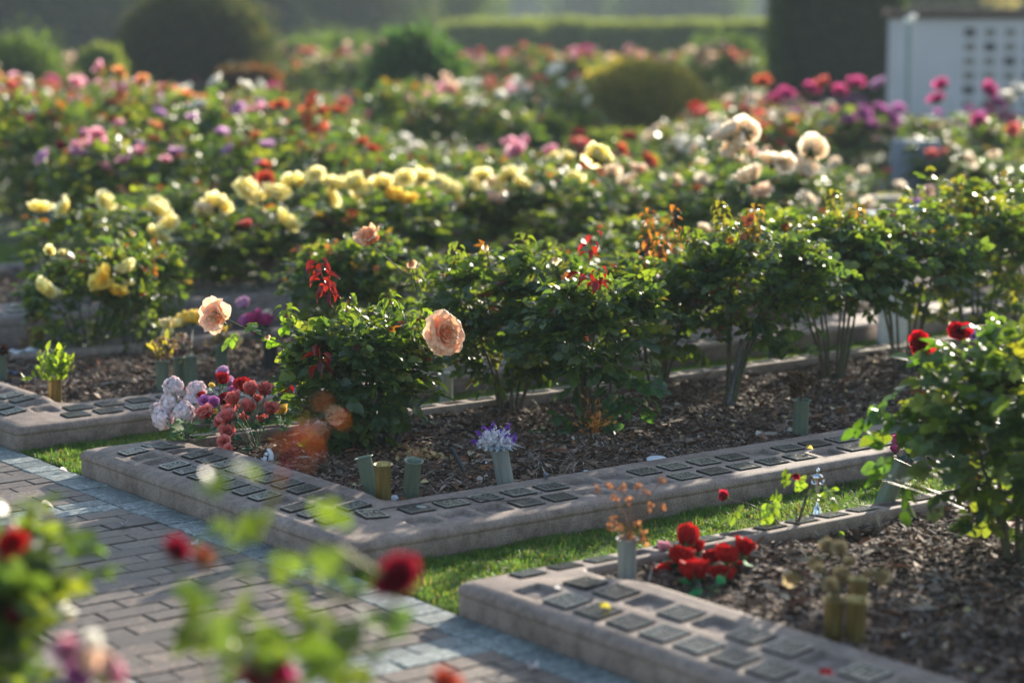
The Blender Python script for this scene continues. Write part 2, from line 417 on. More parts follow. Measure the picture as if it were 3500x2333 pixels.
PAL = {
 'peach': ((.80, .36, .16), (.86, .52, .34), (.90, .72, .60)),
 'blush': ((.82, .52, .25), (.85, .62, .42), (.88, .74, .66)),
 'yellow': ((.93, .74, .14), (.95, .84, .32), (.96, .92, .62)),
 'gold': ((.92, .62, .03), (.94, .72, .09), (.95, .82, .26)),
 'cream': ((.90, .72, .42), (.92, .80, .62), (.93, .86, .76)),
 'pink': ((.60, .14, .24), (.76, .32, .44), (.84, .52, .62)),
 'lilac': ((.42, .16, .42), (.60, .32, .60), (.74, .52, .72)),
 'magenta': ((.40, .02, .16), (.56, .04, .24), (.66, .12, .34)),
 'purple': ((.36, .06, .30), (.52, .14, .45), (.62, .26, .56)),
 'crimson': ((.14, .003, .012), (.22, .006, .02), (.30, .012, .035)),
 'red': ((.26, .003, .005), (.44, .007, .010), (.56, .022, .022)),
 'coral': ((.48, .045, .04), (.66, .11, .10), (.76, .26, .22)),
 'orange': ((.58, .16, .03), (.68, .25, .08), (.76, .38, .18)),
 'white': ((.72, .66, .50), (.80, .78, .70), (.84, .84, .82)),
 'vermilion': ((.46, .04, .012), (.55, .08, .03), (.62, .15, .08)),
}
BLOOM = {}
def bloom_me(col, lod, k):
    key = (col, lod, k)
    if key not in BLOOM:
        c = PAL[col]; r_ = .052
        if lod == 0: a = rose(r_ * 1.16, (.56, .5, .62, .44)[k % 4], 6, *c, seed=hash_s(col) + k, ns=5, nt_=6, ragged=(.05, .15, .35, .1)[k % 4])
        else: a = rose(r_ * 1.16, (.6, .52, .7, .45)[k % 4], 4, *c, seed=hash_s(col) + k, ns=4, nt_=4, ragged=(.1, .2, .3, .0)[k % 4], calyx=False)
        BLOOM[key] = a.mesh('bloom', M_petal)
    return BLOOM[key]
def hash_s(s): return sum((i + 1) * ord(ch) for i, ch in enumerate(s)) % 997
COLWORD = {'peach': 'peach', 'blush': 'blush', 'yellow': 'pale yellow', 'gold': 'golden yellow', 'cream': 'cream', 'pink': 'pink', 'lilac': 'lilac pink', 'magenta': 'magenta', 'purple': 'purple pink', 'crimson': 'dark crimson', 'red': 'red', 'coral': 'coral', 'orange': 'orange', 'white': 'white', 'vermilion': 'vermilion'}

LIB = {}
def lib(kind, k):
    if (kind, k) in LIB: return LIB[(kind, k)]
    s = 100 + 37 * k
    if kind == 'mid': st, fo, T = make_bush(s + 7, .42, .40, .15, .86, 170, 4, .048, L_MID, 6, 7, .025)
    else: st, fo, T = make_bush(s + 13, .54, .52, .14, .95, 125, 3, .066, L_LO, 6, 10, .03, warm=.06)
    LIB[(kind, k)] = (st.mesh('stems', M_stem), fo.mesh('foliage', M_leaf), T)
    return LIB[(kind, k)]
def put_bush(x, y, kind, k, label, group=None, s=1., rz=None, blooms=(), g=None, nb=0, cols=(), lod=1, bs=1., sz=None, name='rose_bush'):
    """stems, foliage and every bloom under one Empty; blooms = explicit (px,py,colour,size)"""
    g = g or np.random.default_rng(int(abs(x * 911 + y * 173)) + k)
    sm, fm, T = lib(kind, k)
    t = thing(name, label, 'rose bush', (x, y, 0), 0, group)
    rz = g.uniform(0, 6.28) if rz is None else rz
    sc = (s, s, s if sz is None else sz)
    ob('stems', sm, t, rot=(0, 0, rz), scale=sc); ob('foliage', fm, t, rot=(0, 0, rz), scale=sc)
    if nb:
        cr, sr = math.cos(rz), math.sin(rz)
        P = T * np.array(sc); P = np.stack([P[:, 0] * cr - P[:, 1] * sr, P[:, 0] * sr + P[:, 1] * cr, P[:, 2]], 1)
        score = P[:, 2] * 1.6 - P[:, 1] * .45 + g.normal(0, .12, len(P))
        idx = np.argsort(-score)[:nb * 2]; idx = g.permutation(idx)[:nb]
        for i in idx:
            c = cols[g.integers(len(cols))]; p = P[i]
            o = ob('bloom', bloom_me(c, lod, int(g.integers(4))), t, loc=(p[0], p[1], p[2] + .05), rot=(g.normal(.12, .5), g.normal(0, .5), g.uniform(0, 6.28)), scale=float(g.uniform(.75, 1.2) * bs))
            if len(set(cols)) > 1: o['label'] = COLWORD[c] + ' bloom'
    for (px, py, c, size, *rest) in blooms:
        Y = rest[0] if rest else y - .15
        p = at(px, py, Y)
        base = np.array([0, 0, .3 * s]); tip = np.array([p[0] - x, p[1] - y, p[2]])
        o = ob('bloom', bloom_me(c, 0, int(g.integers(4))), t, loc=tip, rot=(g.normal(.12, .38), g.normal(0, .5), g.uniform(0, 6.28)), scale=size / .088)
        o['label'] = COLWORD[c] + ' bloom'
        a = Acc(); q = T[np.argmin(np.linalg.norm(T * np.array(sc) - tip, axis=1))]
        start = np.array([tip[0] * .55, tip[1] * .55, max(.15, tip[2] - .32)])
        tube(a, bez(start, (start * .35 + tip * .65) + np.array([0, 0, -.03]), tip - np.array([0, 0, .012]), 6), np.linspace(.0035, .002, 6), 5, (.07, .09, .03))
        a.obj('bloom_stem', M_stem, t)
    return t

# ------------------------------------------------------------------ kerbed beds (built in u,v then turned to the world)
def uvw(P):
    P = np.asarray(P, float); return np.stack([P[:, 0] * AU[0] + P[:, 1] * BV[0], P[:, 0] * AU[1] + P[:, 1] * BV[1], P[:, 2]], 1)
class Bed:
    def __init__(s, u0, u1, v0, v1, wf, wb, wl, H=.10, rise_l=.04, rise_o=.014, step=.012, nq=34, far=False):
        s.u0, s.u1, s.v0, s.v1, s.wf, s.wb, s.wl, s.H = u0, u1, v0, v1, wf, wb, wl, H
        s.rl, s.ro, s.step, s.nq, s.far = rise_l, rise_o, step, nq, far; s.pl = []; s.rc = []
    def inset(s, u, v):
        """q in 0..1 across the kerb top and the rise there"""
        dF, dB, dL, dR = (u - s.u0) / s.wf, (s.u1 - u) / s.wb, (v - s.v0) / s.wl, (s.v1 - v) / s.wl
        q = np.minimum(np.minimum(dF, dB), np.minimum(dL, dR))
        w = np.clip((np.minimum(u - s.u0, s.u1 - u) - (v - s.v0)) / .22 + .5, 0, 1); w = w * w * (3 - 2 * w)
        return q, s.ro + (s.rl - s.ro) * w
    def ztop(s, u, v):
        q, r = s.inset(np.asarray(u, float), np.asarray(v, float)); return s.H + r * np.clip(q, 0, 1)
    def build(s, label, mat):
        g = np.random.default_rng(int(s.u0 * 100))
        r = .03
        # profile: (kind, inset fraction or metres, z)
        prof = [('m', .004, -.08), ('m', .004, s.H * .3), ('m', .004, s.H * .60), ('m', .006, s.H * .64), ('m', .0, s.H * .68), ('m', .0, s.H * .74)]
        for a_ in (20, 42, 66, 90): prof.append(('m', r - r * math.cos(R(a_)), s.H - r * .9 + r * .9 * math.sin(R(a_))))
        for k in range(1, s.nq): prof.append(('q', k / s.nq, None))
        prof += [('i', .008, -.004), ('i', .001, -.02), ('i', 0, -.10)]
        nu = max(8, int((s.u1 - s.u0) / s.step)); nv = max(8, int((s.v1 - s.v0) / s.step))
        su = np.linspace(0, 1, nu, endpoint=False); sv = np.linspace(0, 1, nv, endpoint=False)
        rings = []
        for kd, p, z in prof:
            if kd == 'm': iF = iB = iL = iR = p; cr = .035
            elif kd == 'q':
                iF, iB, iL, iR = [r + (w - r - .012) * p for w in (s.wf, s.wb, s.wl, s.wl)]; cr = .035
            else: iF, iB, iL, iR = [w - p for w in (s.wf, s.wb, s.wl, s.wl)]; cr = .02
            a0, a1, b0, b1 = s.u0 + iF, s.u1 - iB, s.v0 + iL, s.v1 - iR
            U = np.concatenate([a0 + (a1 - a0) * su, np.full(nv, a1), a1 - (a1 - a0) * su, np.full(nv, a0)])
            V = np.concatenate([np.full(nu, b0), b0 + (b1 - b0) * sv, np.full(nu, b1), b1 - (b1 - b0) * sv])
            # soft corners
            dc = np.minimum(np.abs(U - a0), np.abs(U - a1)); dd = np.minimum(np.abs(V - b0), np.abs(V - b1)); m_ = np.maximum(dc, dd) < cr
            f = .293 * (1 - np.maximum(dc, dd) / cr) ** 2 * cr
            U = U + np.where(m_, np.sign((a0 + a1) / 2 - U) * f, 0); V = V + np.where(m_, np.sign((b0 + b1) / 2 - V) * f, 0)
            if kd == 'm':
                zz = np.full(len(U), z)
            else:
                zz = s.ztop(U, V) + (0 if kd == 'q' else (z if z > -.03 else -.16))
            rings.append((U, V, zz))
        U = np.array([x[0] for x in rings]); V = np.array([x[1] for x in rings]); Z = np.array([x[2] for x in rings])
        col = np.ones(U.shape + (3,))
        wob = lambda fr, ph: np.sin(U * fr + ph) * np.sin(V * fr * 1.13 + ph * 2)
        Z = Z + np.where(Z > s.H * .5, .0007 * wob(5, .3) + .0004 * wob(23, 1.), 0)
        topm = np.zeros(U.shape, bool); topm[10:-3] = True
        for (cu, cv, hu, hv, kind) in s.pl + s.rc:
            du = np.abs(U - cu); dv = np.abs(V - cv)
            e = (.015 if kind == 'empty' else .006)
            fu = np.clip((hu + .004 - du) / .005 + .5, 0, 1) * np.clip((hv + .004 - dv) / .005 + .5, 0, 1)
            Z = Z - np.where(topm, fu * e, 0)
            if kind == 'empty':
                pu, pv = cu + g.normal(0, .004), cv + g.normal(0, .006)
                bl = np.clip(1.3 - np.hypot((U - pu) / (hu * .42), (V - pv) / (hv * .42)) - .25 * np.sin(U * 400) * np.sin(V * 370), 0, 1)
                bl = np.where(topm, bl, 0)[..., None]
                edge = np.where(topm, fu * (1 - fu) * 1.6 + fu * .35, 0)[..., None]; col = col * (1 - edge * .5); col = col * (1 - bl * .8) + bl * .8 * np.array([1.5, 1.55, 1.6])  # hollow's shade painted into the colour at edges and floor; pale mortar blob
                Z = Z + bl[..., 0] * .003
            else:
                edge = np.where(topm, np.clip(fu * (1 - fu) * 3, 0, .6), 0)[..., None]; col = col * (1 - edge)
        # colour darkens towards the foot of the face
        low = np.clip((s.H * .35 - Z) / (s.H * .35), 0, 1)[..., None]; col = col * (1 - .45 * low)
        nR, n = U.shape
        idx = np.arange(nR * n).reshape(nR, n); nx = np.roll(idx, -1, 1)
        F = np.stack([idx[:-1], idx[1:], nx[1:], nx[:-1]], -1).reshape(-1, 4)
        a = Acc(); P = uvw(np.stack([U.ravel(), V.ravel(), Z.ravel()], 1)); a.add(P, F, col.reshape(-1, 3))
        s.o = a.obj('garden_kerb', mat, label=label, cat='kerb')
        return s.o
    def plaques(s, g, long_v=.095, wide_u=.072, label=None):
        for (cu, cv, hu, hv, kind) in s.pl:
            du = .02
            zc = float(s.ztop(cu, cv)); gu = float(s.ztop(cu + du, cv) - s.ztop(cu - du, cv)) / (2 * du); gv = float(s.ztop(cu, cv + du) - s.ztop(cu, cv - du)) / (2 * du)
            x, y, _ = W(cu, cv)
            # local X -> v direction, local Y -> u direction
            ex = Vector((BV[0], BV[1], gv)).normalized(); ey = Vector((AU[0], AU[1], gu)); ez = ex.cross(ey).normalized(); ey = ez.cross(ex)
            Mx = Matrix(((ex.x, ey.x, ez.x), (ex.y, ey.y, ez.y), (ex.z, ey.z, ez.z))).to_4x4()
            o = ob('plaque', plaque_me(kind), s.o, loc=(x, y, zc + .0005))
            o.rotation_euler = (Mx @ Matrix.Rotation(g.normal(0, .015), 4, 'Z')).to_euler()
            o.scale = (hv * 2 / .095, hu * 2 / .072, 1)
PLQ = {}
def plaque_me(k):
    if k in PLQ: return PLQ[k]
    g = np.random.default_rng(50 + hash_s(k)); a = Acc(); hx, hy = .0475, .036
    box(a, -hx, hx, -hy, hy, -.006, .0035, mi=0, ch=.0008)
    w = .0048
    for x0, x1, y0, y1 in ((-hx + .001, hx - .001, hy - w, hy - .001), (-hx + .001, hx - .001, -hy + .001, -hy + w), (-hx + .001, -hx + w, -hy + w, hy - w), (hx - w, hx - .001, -hy + w, hy - w)):
        box(a, x0, x1, y0, y1, .0033, .0058, mi=1, ch=.0006)
    def line(y, h, x0, x1, dens=1.):
        x = x0
        while x < x1:
            if g.random() < .16: x += h * .8; continue
            lw = h * g.uniform(.45, .75)
            t = g.integers(4)
            # little letter-like strokes: stem, stem+bar, bowl
            box(a, x, x + lw * .3, y, y + h, .0033, .0050, mi=1)
            if t in (1, 3): box(a, x + lw * .32, x + lw, y + h * .72, y + h, .0033, .0050, mi=1)
            if t in (2, 3): box(a, x + lw * .32, x + lw, y, y + h * .26, .0033, .0050, mi=1)
            if t == 2: box(a, x + lw * .7, x + lw, y + h * .3, y + h * .7, .0033, .0050, mi=1)
            if t == 0: box(a, x + lw * .32, x + lw * .8, y + h * .4, y + h * .62, .0033, .0050, mi=1)
            x += lw + h * .22
    if k == 'a': rows = [(.019, .007, .6), (.008, .0075, .85), (-.003, .0055, .7), (-.013, .0055, .8), (-.024, .006, .6)]
    elif k == 'b': rows = [(.018, .007, .5), (.005, .010, .9), (-.009, .0065, .8), (-.022, .0065, .7)]
    elif k == 'c': rows = [(.020, .006, .5), (.011, .006, .9), (.001, .006, .85), (-.009, .006, .9), (-.018, .006, .8), (-.027, .005, .6)]
    elif k == 'photo': rows = [(.012, .0065, .5), (.0, .004, .5), (-.012, .004, .45), (-.024, .004, .8)]
    else: rows = [(.018, .0045, .7), (.006, .0065, .6), (-.008, .0045, .85), (-.021, .0055, .5)]
    for y, h, f in rows:
        if k == 'photo': line(y, h, -.040, -.040 + .045 * f * 1.6)
        else: line(y, h, -.040 * f, .040 * f)
    if k == 'photo':
        M = Matrix.Translation((.022, .004, 0)) @ Matrix.Diagonal((1.1, 1.3, 1, 1))
        lathe(a, [(.0145, .003), (.0145, .0062), (.0125, .0066)], 20, mi=1, M=M)
        lathe(a, [(.0125, .0064), (.0001, .0066)], 20, mi=2, M=M)
    if k == 'leafy':
        for q in range(6): box(a, -.038 + q * .002, -.033 + q * .002, -.028 + q * .009, -.022 + q * .009, .0033, .005, mi=1)
    PLQ[k] = a.mesh('plaque', [M_brz, M_brz2, M_vgrey], smooth=False); return PLQ[k]
def rows_along(bed, side, offs, start, end, pitch, hu, hv, stag, empties, g, p_empty=.2):
    """plaque seats down one side; offs = distance of each row from the outer edge"""
    for ri, of in enumerate(offs):
        t = start + stag * ri; i = 0
        while t < end:
            if side == 'L': cu, cv = t, bed.v0 + of
            elif side == 'F': cu, cv = bed.u0 + of, t
            else: cu, cv = bed.u1 - of, t
            key = (side, ri, i); emp = (key in empties) if empties is not None and side in empties.get('sides', '') else g.random() < p_empty
            k = 'empty' if emp else ('photo' if key in (empties or {}).get('photo', ()) else ['a', 'b', 'c', 'leafy'][int(g.integers(4))])
            (bed.rc if k == 'empty' else bed.pl).append((cu, cv, hu, hv, k)); t += pitch; i += 1
gp = np.random.default_rng(5)
bedC = Bed(6.16, 8.18, 3.97, 12.4, .42, .17, .41, step=.0075, nq=56)
emp = {'sides': 'LF', ('F', 0, 0): 1, ('F', 0, 1): 1, ('F', 0, 2): 1, ('F', 0, 5): 1, ('F', 0, 6): 1, ('F', 0, 7): 1, ('F', 1, 5): 1, ('F', 1, 6): 1, ('F', 0, 13): 1, ('F', 1, 11): 1, ('F', 0, 17): 1, ('F', 0, 18): 1,
       ('L', 0, 11): 1, ('L', 0, 12): 1, ('L', 1, 12): 1, ('L', 1, 2): 1, ('L', 1, 3): 1, ('L', 0, 3): 1, 'photo': [('F', 1, 0)]}
rows_along(bedC, 'L', (.13, .272), 6.47, 8.02, .113, .039, .049, -.04, emp, gp)
rows_along(bedC, 'F', (.128, .268), 4.36, 9.6, .152, .0435, .0535, .07, emp, gp)
rows_along(bedC, 'B', (.085,), 4.5, 9, .16, .034, .0475, 0, None, gp, .35)
bedF = Bed(3.3, 5.56, 3.97, 8.4, .40, .17, .40, step=.009, nq=46)
rows_along(bedF, 'L', (.115, .262), 3.80, 5.33, .148, .056, .046, -.055, {'sides': 'L', ('L', 0, 10): 1, ('L', 1, 8): 1, ('L', 1, 6): 1, ('L', 1, 3): 1}, gp)
rows_along(bedF, 'B', (.085,), 4.2, 7.4, .15, .034, .0475, 0, None, gp, .4)
bedL = Bed(8.75, 10.66, 3.97, 13.2, .36, .17, .36, step=.016, nq=26)
rows_along(bedL, 'L', (.12, .25), 9.05, 10.5, .118, .036, .0475, -.05, None, gp, .4)
rows_along(bedL, 'F', (.112, .236), 4.30, 8.2, .155, .042, .054, .07, None, gp, .15)
bedM = Bed(11.5, 13.85, 3.97, 15, .42, .15, .40, H=.17, step=.03, nq=16)
rows_along(bedM, 'F', (.14, .28), 4.4, 8.6, .15, .04, .05, .07, None, gp, .3)
bedN = Bed(3.0, 7.4, .4, 2.70, .2, .2, .2, step=.03, nq=10)
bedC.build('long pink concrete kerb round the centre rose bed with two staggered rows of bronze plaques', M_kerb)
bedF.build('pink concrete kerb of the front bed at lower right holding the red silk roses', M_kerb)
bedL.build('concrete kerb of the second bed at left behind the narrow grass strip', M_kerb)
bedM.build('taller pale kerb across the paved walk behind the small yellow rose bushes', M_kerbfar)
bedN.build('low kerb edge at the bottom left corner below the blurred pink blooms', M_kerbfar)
for b_ in (bedC, bedF, bedL, bedM): b_.plaques(gp)

# ------------------------------------------------------------------ ground, soil, paving
def sheet(name, u0, u1, v0, v1, z, mat, n=1, kind='structure', amp=0.):
    us = np.linspace(u0, u1, n + 1); vs = np.linspace(v0, v1, n + 1); Ug, Vg = np.meshgrid(us, vs, indexing='ij')
    g = np.random.default_rng(3); Z = np.full(Ug.shape, z) + (amp * (np.sin(Ug * 5.1) * np.sin(Vg * 4.3) + .6 * np.sin(Ug * 13 + 1) * np.sin(Vg * 11)) if amp else 0)
    P = uvw(np.stack([Ug.ravel(), Vg.ravel(), Z.ravel()], 1)); idx = np.arange((n + 1) ** 2).reshape(n + 1, n + 1)
    F = np.stack([idx[:-1, :-1], idx[:-1, 1:], idx[1:, 1:], idx[1:, :-1]], -1).reshape(-1, 4)
    a = Acc(); a.add(P, F); return a.obj(name, mat, kind=kind)
a = Acc(); a.add([(-900, -60, -.06), (900, -60, -.06), (900, 1500, -.06), (-900, 1500, -.06)], [(0, 1, 2, 3)]); a.obj('ground', M_ground, kind='structure')
a = Acc()
for bd, m_ in ((bedC, 120), (bedF, 90), (bedL, 70), (bedM, 40), (bedN, 30)):
    us = np.linspace(bd.u0 + .1, bd.u1 - .1, m_ + 1); vs = np.linspace(bd.v0 + .1, bd.v1 - .1, m_ + 1); Ug, Vg = np.meshgrid(us, vs, indexing='ij')
    Z = .065 + .012 * np.sin(Ug * 6.1) * np.sin(Vg * 4.3) + .008 * np.sin(Ug * 15 + 1) * np.sin(Vg * 12) + (.03 if bd is bedM else 0)
    P = uvw(np.stack([Ug.ravel(), Vg.ravel(), Z.ravel()], 1)); idx = np.arange((m_ + 1) ** 2).reshape(m_ + 1, m_ + 1)
    a.add(P, np.stack([idx[:-1, :-1], idx[:-1, 1:], idx[1:, 1:], idx[1:, :-1]], -1).reshape(-1, 4))
a.obj('soil', M_soil, kind='structure')
def soil_z(U, V): return .065 + .012 * np.sin(U * 6.1) * np.sin(V * 4.3) + .008 * np.sin(U * 15 + 1) * np.sin(V * 12)
def brick_field(name, u0, u1, v0, v1, seed, border=True, bands=(), tone=0, full=False):
    g = np.random.default_rng(seed); a = Acc()
    sheet('path_bedding', u0, u1, v0, v1, -.012, M_sand)
    pu, pv, jt = .098, .225, .0021
    def put(ua, ub, va, vb, c):
        z = g.normal(0, .0014); k = g.normal(0, .0009, 4); ch = .003
        x0, x1, y0, y1 = ua + jt, ub - jt, va + jt, vb - jt
        V = [(x0, y0, -.03), (x1, y0, -.03), (x1, y1, -.03), (x0, y1, -.03)] + [(x0, y0, z + k[0] - ch), (x1, y0, z + k[1] - ch), (x1, y1, z + k[2] - ch), (x0, y1, z + k[3] - ch)] + [(x0 + ch, y0 + ch, z + k[0]), (x1 - ch, y0 + ch, z + k[1]), (x1 - ch, y1 - ch, z + k[2]), (x0 + ch, y1 - ch, z + k[3])]
        a.add(uvw(V), [(8, 11, 10, 9), (0, 4, 5, 1), (1, 5, 6, 2), (2, 6, 7, 3), (3, 7, 4, 0), (4, 8, 9, 5), (5, 9, 10, 6), (6, 10, 11, 7), (7, 11, 8, 4)], c)
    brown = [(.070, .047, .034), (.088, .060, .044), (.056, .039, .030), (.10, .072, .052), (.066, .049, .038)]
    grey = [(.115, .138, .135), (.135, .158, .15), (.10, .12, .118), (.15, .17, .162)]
    va, vb = (v0 + .145, v1 - .145) if border else (v0, v1)
    u = u0; r = 0
    while u < u1 - .02:
        if border:
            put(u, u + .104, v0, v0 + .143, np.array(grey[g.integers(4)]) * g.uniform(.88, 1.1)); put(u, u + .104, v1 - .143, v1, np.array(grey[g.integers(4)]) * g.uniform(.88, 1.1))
            u += .104
        else: u = u1
    u = u0
    while u < u1 - .02:
        inb = any(b0 <= u < b0 + .19 for b0 in bands)
        pal = grey if inb else brown
        v = va - (pv * .5 if r % 2 else 0)
        while v < vb - .01:
            x0 = max(v, va); x1 = min(v + pv, vb)
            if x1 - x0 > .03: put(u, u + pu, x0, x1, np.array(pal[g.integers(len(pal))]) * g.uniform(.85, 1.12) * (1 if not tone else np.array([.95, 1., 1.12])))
            v += pv
        u += pu; r += 1
    return a.obj(name, M_brick, kind='structure', smooth=False)
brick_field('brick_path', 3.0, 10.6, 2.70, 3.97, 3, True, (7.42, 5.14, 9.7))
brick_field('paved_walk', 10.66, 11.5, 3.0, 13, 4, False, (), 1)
sheet('brick_path_far', 10.6, 30, 2.6, 3.0, -.01, M_sand)

# ------------------------------------------------------------------ lawn strips
def grass(name, rects, dens, hgt, seed, base=(.075, .155, .03)):
    g = np.random.default_rng(seed); a = Acc()
    for (u0, u1, v0, v1, dm) in rects:
        n = int((u1 - u0) * (v1 - v0) * dens * dm)
        U = g.uniform(u0, u1, n); V = g.uniform(v0, v1, n)
        cl = np.sin(U * 19 + np.sin(V * 7) * 2) * np.sin(V * 17 + np.sin(U * 5) * 2)
        cl2 = np.sin(U * 6.3 + V * 2) * np.sin(V * 5.1 - U)
        h = hgt * g.uniform(.5, 1.35, n) * (1 + .3 * cl) * np.where(g.random(n) < .06, 1.5, 1)
        az = g.uniform(0, 6.283, n); tl = g.uniform(.15, 1.1, n)
        w = g.uniform(.0012, .0026, n)
        wx, wy = np.cos(az), np.sin(az); lx, ly = -np.sin(az), np.cos(az)
        z0 = -.012 + .006 * cl2
        P = np.zeros((n, 5, 3)); P[:, 0] = np.stack([U - wx * w, V - wy * w, z0], 1); P[:, 1] = np.stack([U + wx * w, V + wy * w, z0], 1)
        mU = U + lx * h * tl * .35; mV = V + ly * h * tl * .35
        P[:, 2] = np.stack([mU + wx * w * .8, mV + wy * w * .8, z0 + h * .6], 1); P[:, 3] = np.stack([mU - wx * w * .8, mV - wy * w * .8, z0 + h * .6], 1)
        P[:, 4] = np.stack([U + lx * h * tl, V + ly * h * tl, z0 + h * (1.05 - .45 * tl)], 1)
        b = np.array(base); c = b * g.uniform(.65, 1.35, (n, 1))
        dry = (g.random(n) < .09 + .16 * np.clip(cl2, 0, 1)); c[dry] = np.array([.22, .19, .08]) * g.uniform(.7, 1.2, (dry.sum(), 1))
        yl = (g.random(n) < .15); c[yl] = np.array([.10, .17, .03])
        k = (np.arange(n) * 5)[:, None]
        Q = uvw(P.reshape(-1, 3)); cc = np.repeat(c, 5, 0)
        a.add(Q, [np.array([[0, 1, 2, 3]]).repeat(n, 0) + k, np.array([[3, 2, 4]]).repeat(n, 0) + k], cc)
    return a.obj(name, M_grass, kind='stuff', smooth=False, label='short green lawn with dry yellow patches growing between the kerbs', cat='grass')
sheet('lawn_soil', 5.56, 6.16, 3.97, 13, -.018, M_soil); sheet('lawn_soil', 8.18, 8.75, 3.97, 13, -.018, M_soil)
grass('lawn_grass', [(5.555, 6.165, 3.985, 6.2, 1.), (5.555, 6.165, 6.2, 8.6, .5), (8.175, 8.755, 3.985, 6.0, .75), (8.175, 8.755, 6.0, 10.5, .35)], 38000, .024, 8)
g = np.random.default_rng(12)
grass('far_lawn_grass', [(13.85, 16.3, 4, 7.6, 1.), (13.85, 14.5, 7.6, 16, 1.)], 3500, .05, 9)

# ------------------------------------------------------------------ mulch
def mulch(name, rects, seed, label):
    g = np.random.default_rng(seed); a = Acc()
    pal = np.array([(.17, .12, .09), (.27, .21, .175), (.10, .07, .055), (.36, .30, .26), (.21, .115, .06), (.30, .27, .25), (.13, .10, .085), (.055, .04, .032), (.46, .41, .36)])
    pr = np.array([.19, .17, .16, .10, .08, .09, .13, .05, .03])
    for (u0, u1, v0, v1, dens) in rects:
        n = int((u1 - u0) * (v1 - v0) * dens); U = g.uniform(u0, u1, n); V = g.uniform(v0, v1, n)
        Z = soil_z(U, V) + g.uniform(-.002, .020, n)
        L = g.gamma(2.2, .0085, n) + .007; Wd = L * g.uniform(.14, .55, n); T = g.uniform(.0008, .003, n)
        az = g.uniform(0, 6.283, n); ti = g.normal(0, .28, n); ro = g.normal(0, .45, n)
        d = np.stack([np.cos(az) * np.cos(ti), np.sin(az) * np.cos(ti), np.sin(ti)], 1)
        s_ = np.stack([-np.sin(az) * np.cos(ro), np.cos(az) * np.cos(ro), np.sin(ro)], 1); w = np.cross(d, s_)
        box8 = np.array([(-1, -1, -1), (1, -.6, -1), (.85, 1, -1), (-.8, .7, -1), (-1, -1, 1), (1, -.6, 1), (.85, 1, 1), (-.8, .7, 1.)])
        J = box8[None] * np.stack([L, Wd, T], 1)[:, None] * .5; J = J + g.normal(0, .06, J.shape) * L[:, None, None]  * np.array([1, .5, .25])
        P = np.stack([U, V, Z], 1)[:, None] + J[..., 0:1] * d[:, None] + J[..., 1:2] * s_[:, None] + J[..., 2:3] * w[:, None]
        Fq = np.array([(0, 3, 2, 1), (4, 5, 6, 7), (0, 1, 5, 4), (1, 2, 6, 5), (2, 3, 7, 6), (3, 0, 4, 7)])
        F = (Fq[None] + (np.arange(n) * 8)[:, None, None]).reshape(-1, 4)
        c = pal[g.choice(len(pal), n, p=pr / pr.sum())] * g.uniform(.4, 1.2, (n, 1)) * np.array([.88, .70, .56])
        a.add(uvw(P.reshape(-1, 3)), F, np.repeat(c, 8, 0))
        # fine straw-like shreds
        k = n // 5; U = g.uniform(u0, u1, k); V = g.uniform(v0, v1, k); Z = soil_z(U, V) + g.uniform(.005, .03, k)
        place(a, (uvw(leaf_tpl(4, 2, .035, 0, .25, 'lance')[0]) * 0 + leaf_tpl(4, 2, .035, 0, .25, 'lance')[0], leaf_tpl(4, 2, .035, 0, .25, 'lance')[1]), uvw(np.stack([U, V, Z], 1)),
              np.stack([g.normal(0, 1, k), g.normal(0, 1, k), g.normal(0, .2, k)], 1), np.tile([0, 0, 1.], (k, 1)), g.uniform(.02, .07, k), pal[g.choice(len(pal), k)] * 1.1)
        # long fallen gum leaves
        k = int((u1 - u0) * (v1 - v0) * 38); U = g.uniform(u0, u1, k); V = g.uniform(v0, v1, k); Z = soil_z(U, V) + g.uniform(.016, .03, k)
        gc = np.array([(.20, .075, .035), (.26, .14, .08), (.32, .24, .17), (.16, .06, .03), (.34, .28, .22)])
        place(a, L_GUM, uvw(np.stack([U, V, Z], 1)), np.stack([g.normal(0, 1, k), g.normal(0, 1, k), g.normal(0, .15, k)], 1), np.stack([g.normal(0, .4, k), g.normal(0, .4, k), np.ones(k)], 1), g.uniform(.05, .12, k), gc[g.choice(5, k)])
        # small round dropped petals and leaves
        k = int((u1 - u0) * (v1 - v0) * 30); U = g.uniform(u0, u1, k); V = g.uniform(v0, v1, k); Z = soil_z(U, V) + g.uniform(.016, .028, k)
        gc = np.array([(.55, .46, .30), (.50, .40, .18), (.35, .22, .12), (.60, .50, .42)])
        place(a, leaf_tpl(4, 3, .42, .3, .3), uvw(np.stack([U, V, Z], 1)), np.stack([g.normal(0, 1, k), g.normal(0, 1, k), g.normal(0, .3, k)], 1), np.stack([g.normal(0, .5, k), g.normal(0, .5, k), np.ones(k)], 1), g.uniform(.015, .035, k), gc[g.choice(4, k)])
    return a.obj(name, M_chip, kind='stuff', label=label, cat='mulch', smooth=False)
mulch('bark_mulch', [(6.56, 8.02, 4.36, 6.2, 10500), (6.56, 8.02, 6.2, 8.6, 6500), (6.56, 8.02, 8.6, 11, 2000)], 21, 'brown bark mulch with dry leaves covering the centre bed')
mulch('bark_mulch', [(3.68, 5.4, 4.36, 5.6, 8500), (4.2, 5.4, 5.6, 7.2, 6000)], 22, 'brown bark mulch in the front bed at lower right')
mulch('bark_mulch', [(9.1, 10.5, 4.32, 7.2, 3600), (9.1, 10.5, 7.2, 10, 1200)], 23, 'greyish bark mulch in the second bed at left')
o_ = mulch('bark_mulch', [(11.9, 13.7, 4.4, 9, 900)], 24, 'dark mulch in the far left bed behind the tall kerb'); o_.location.z = .05

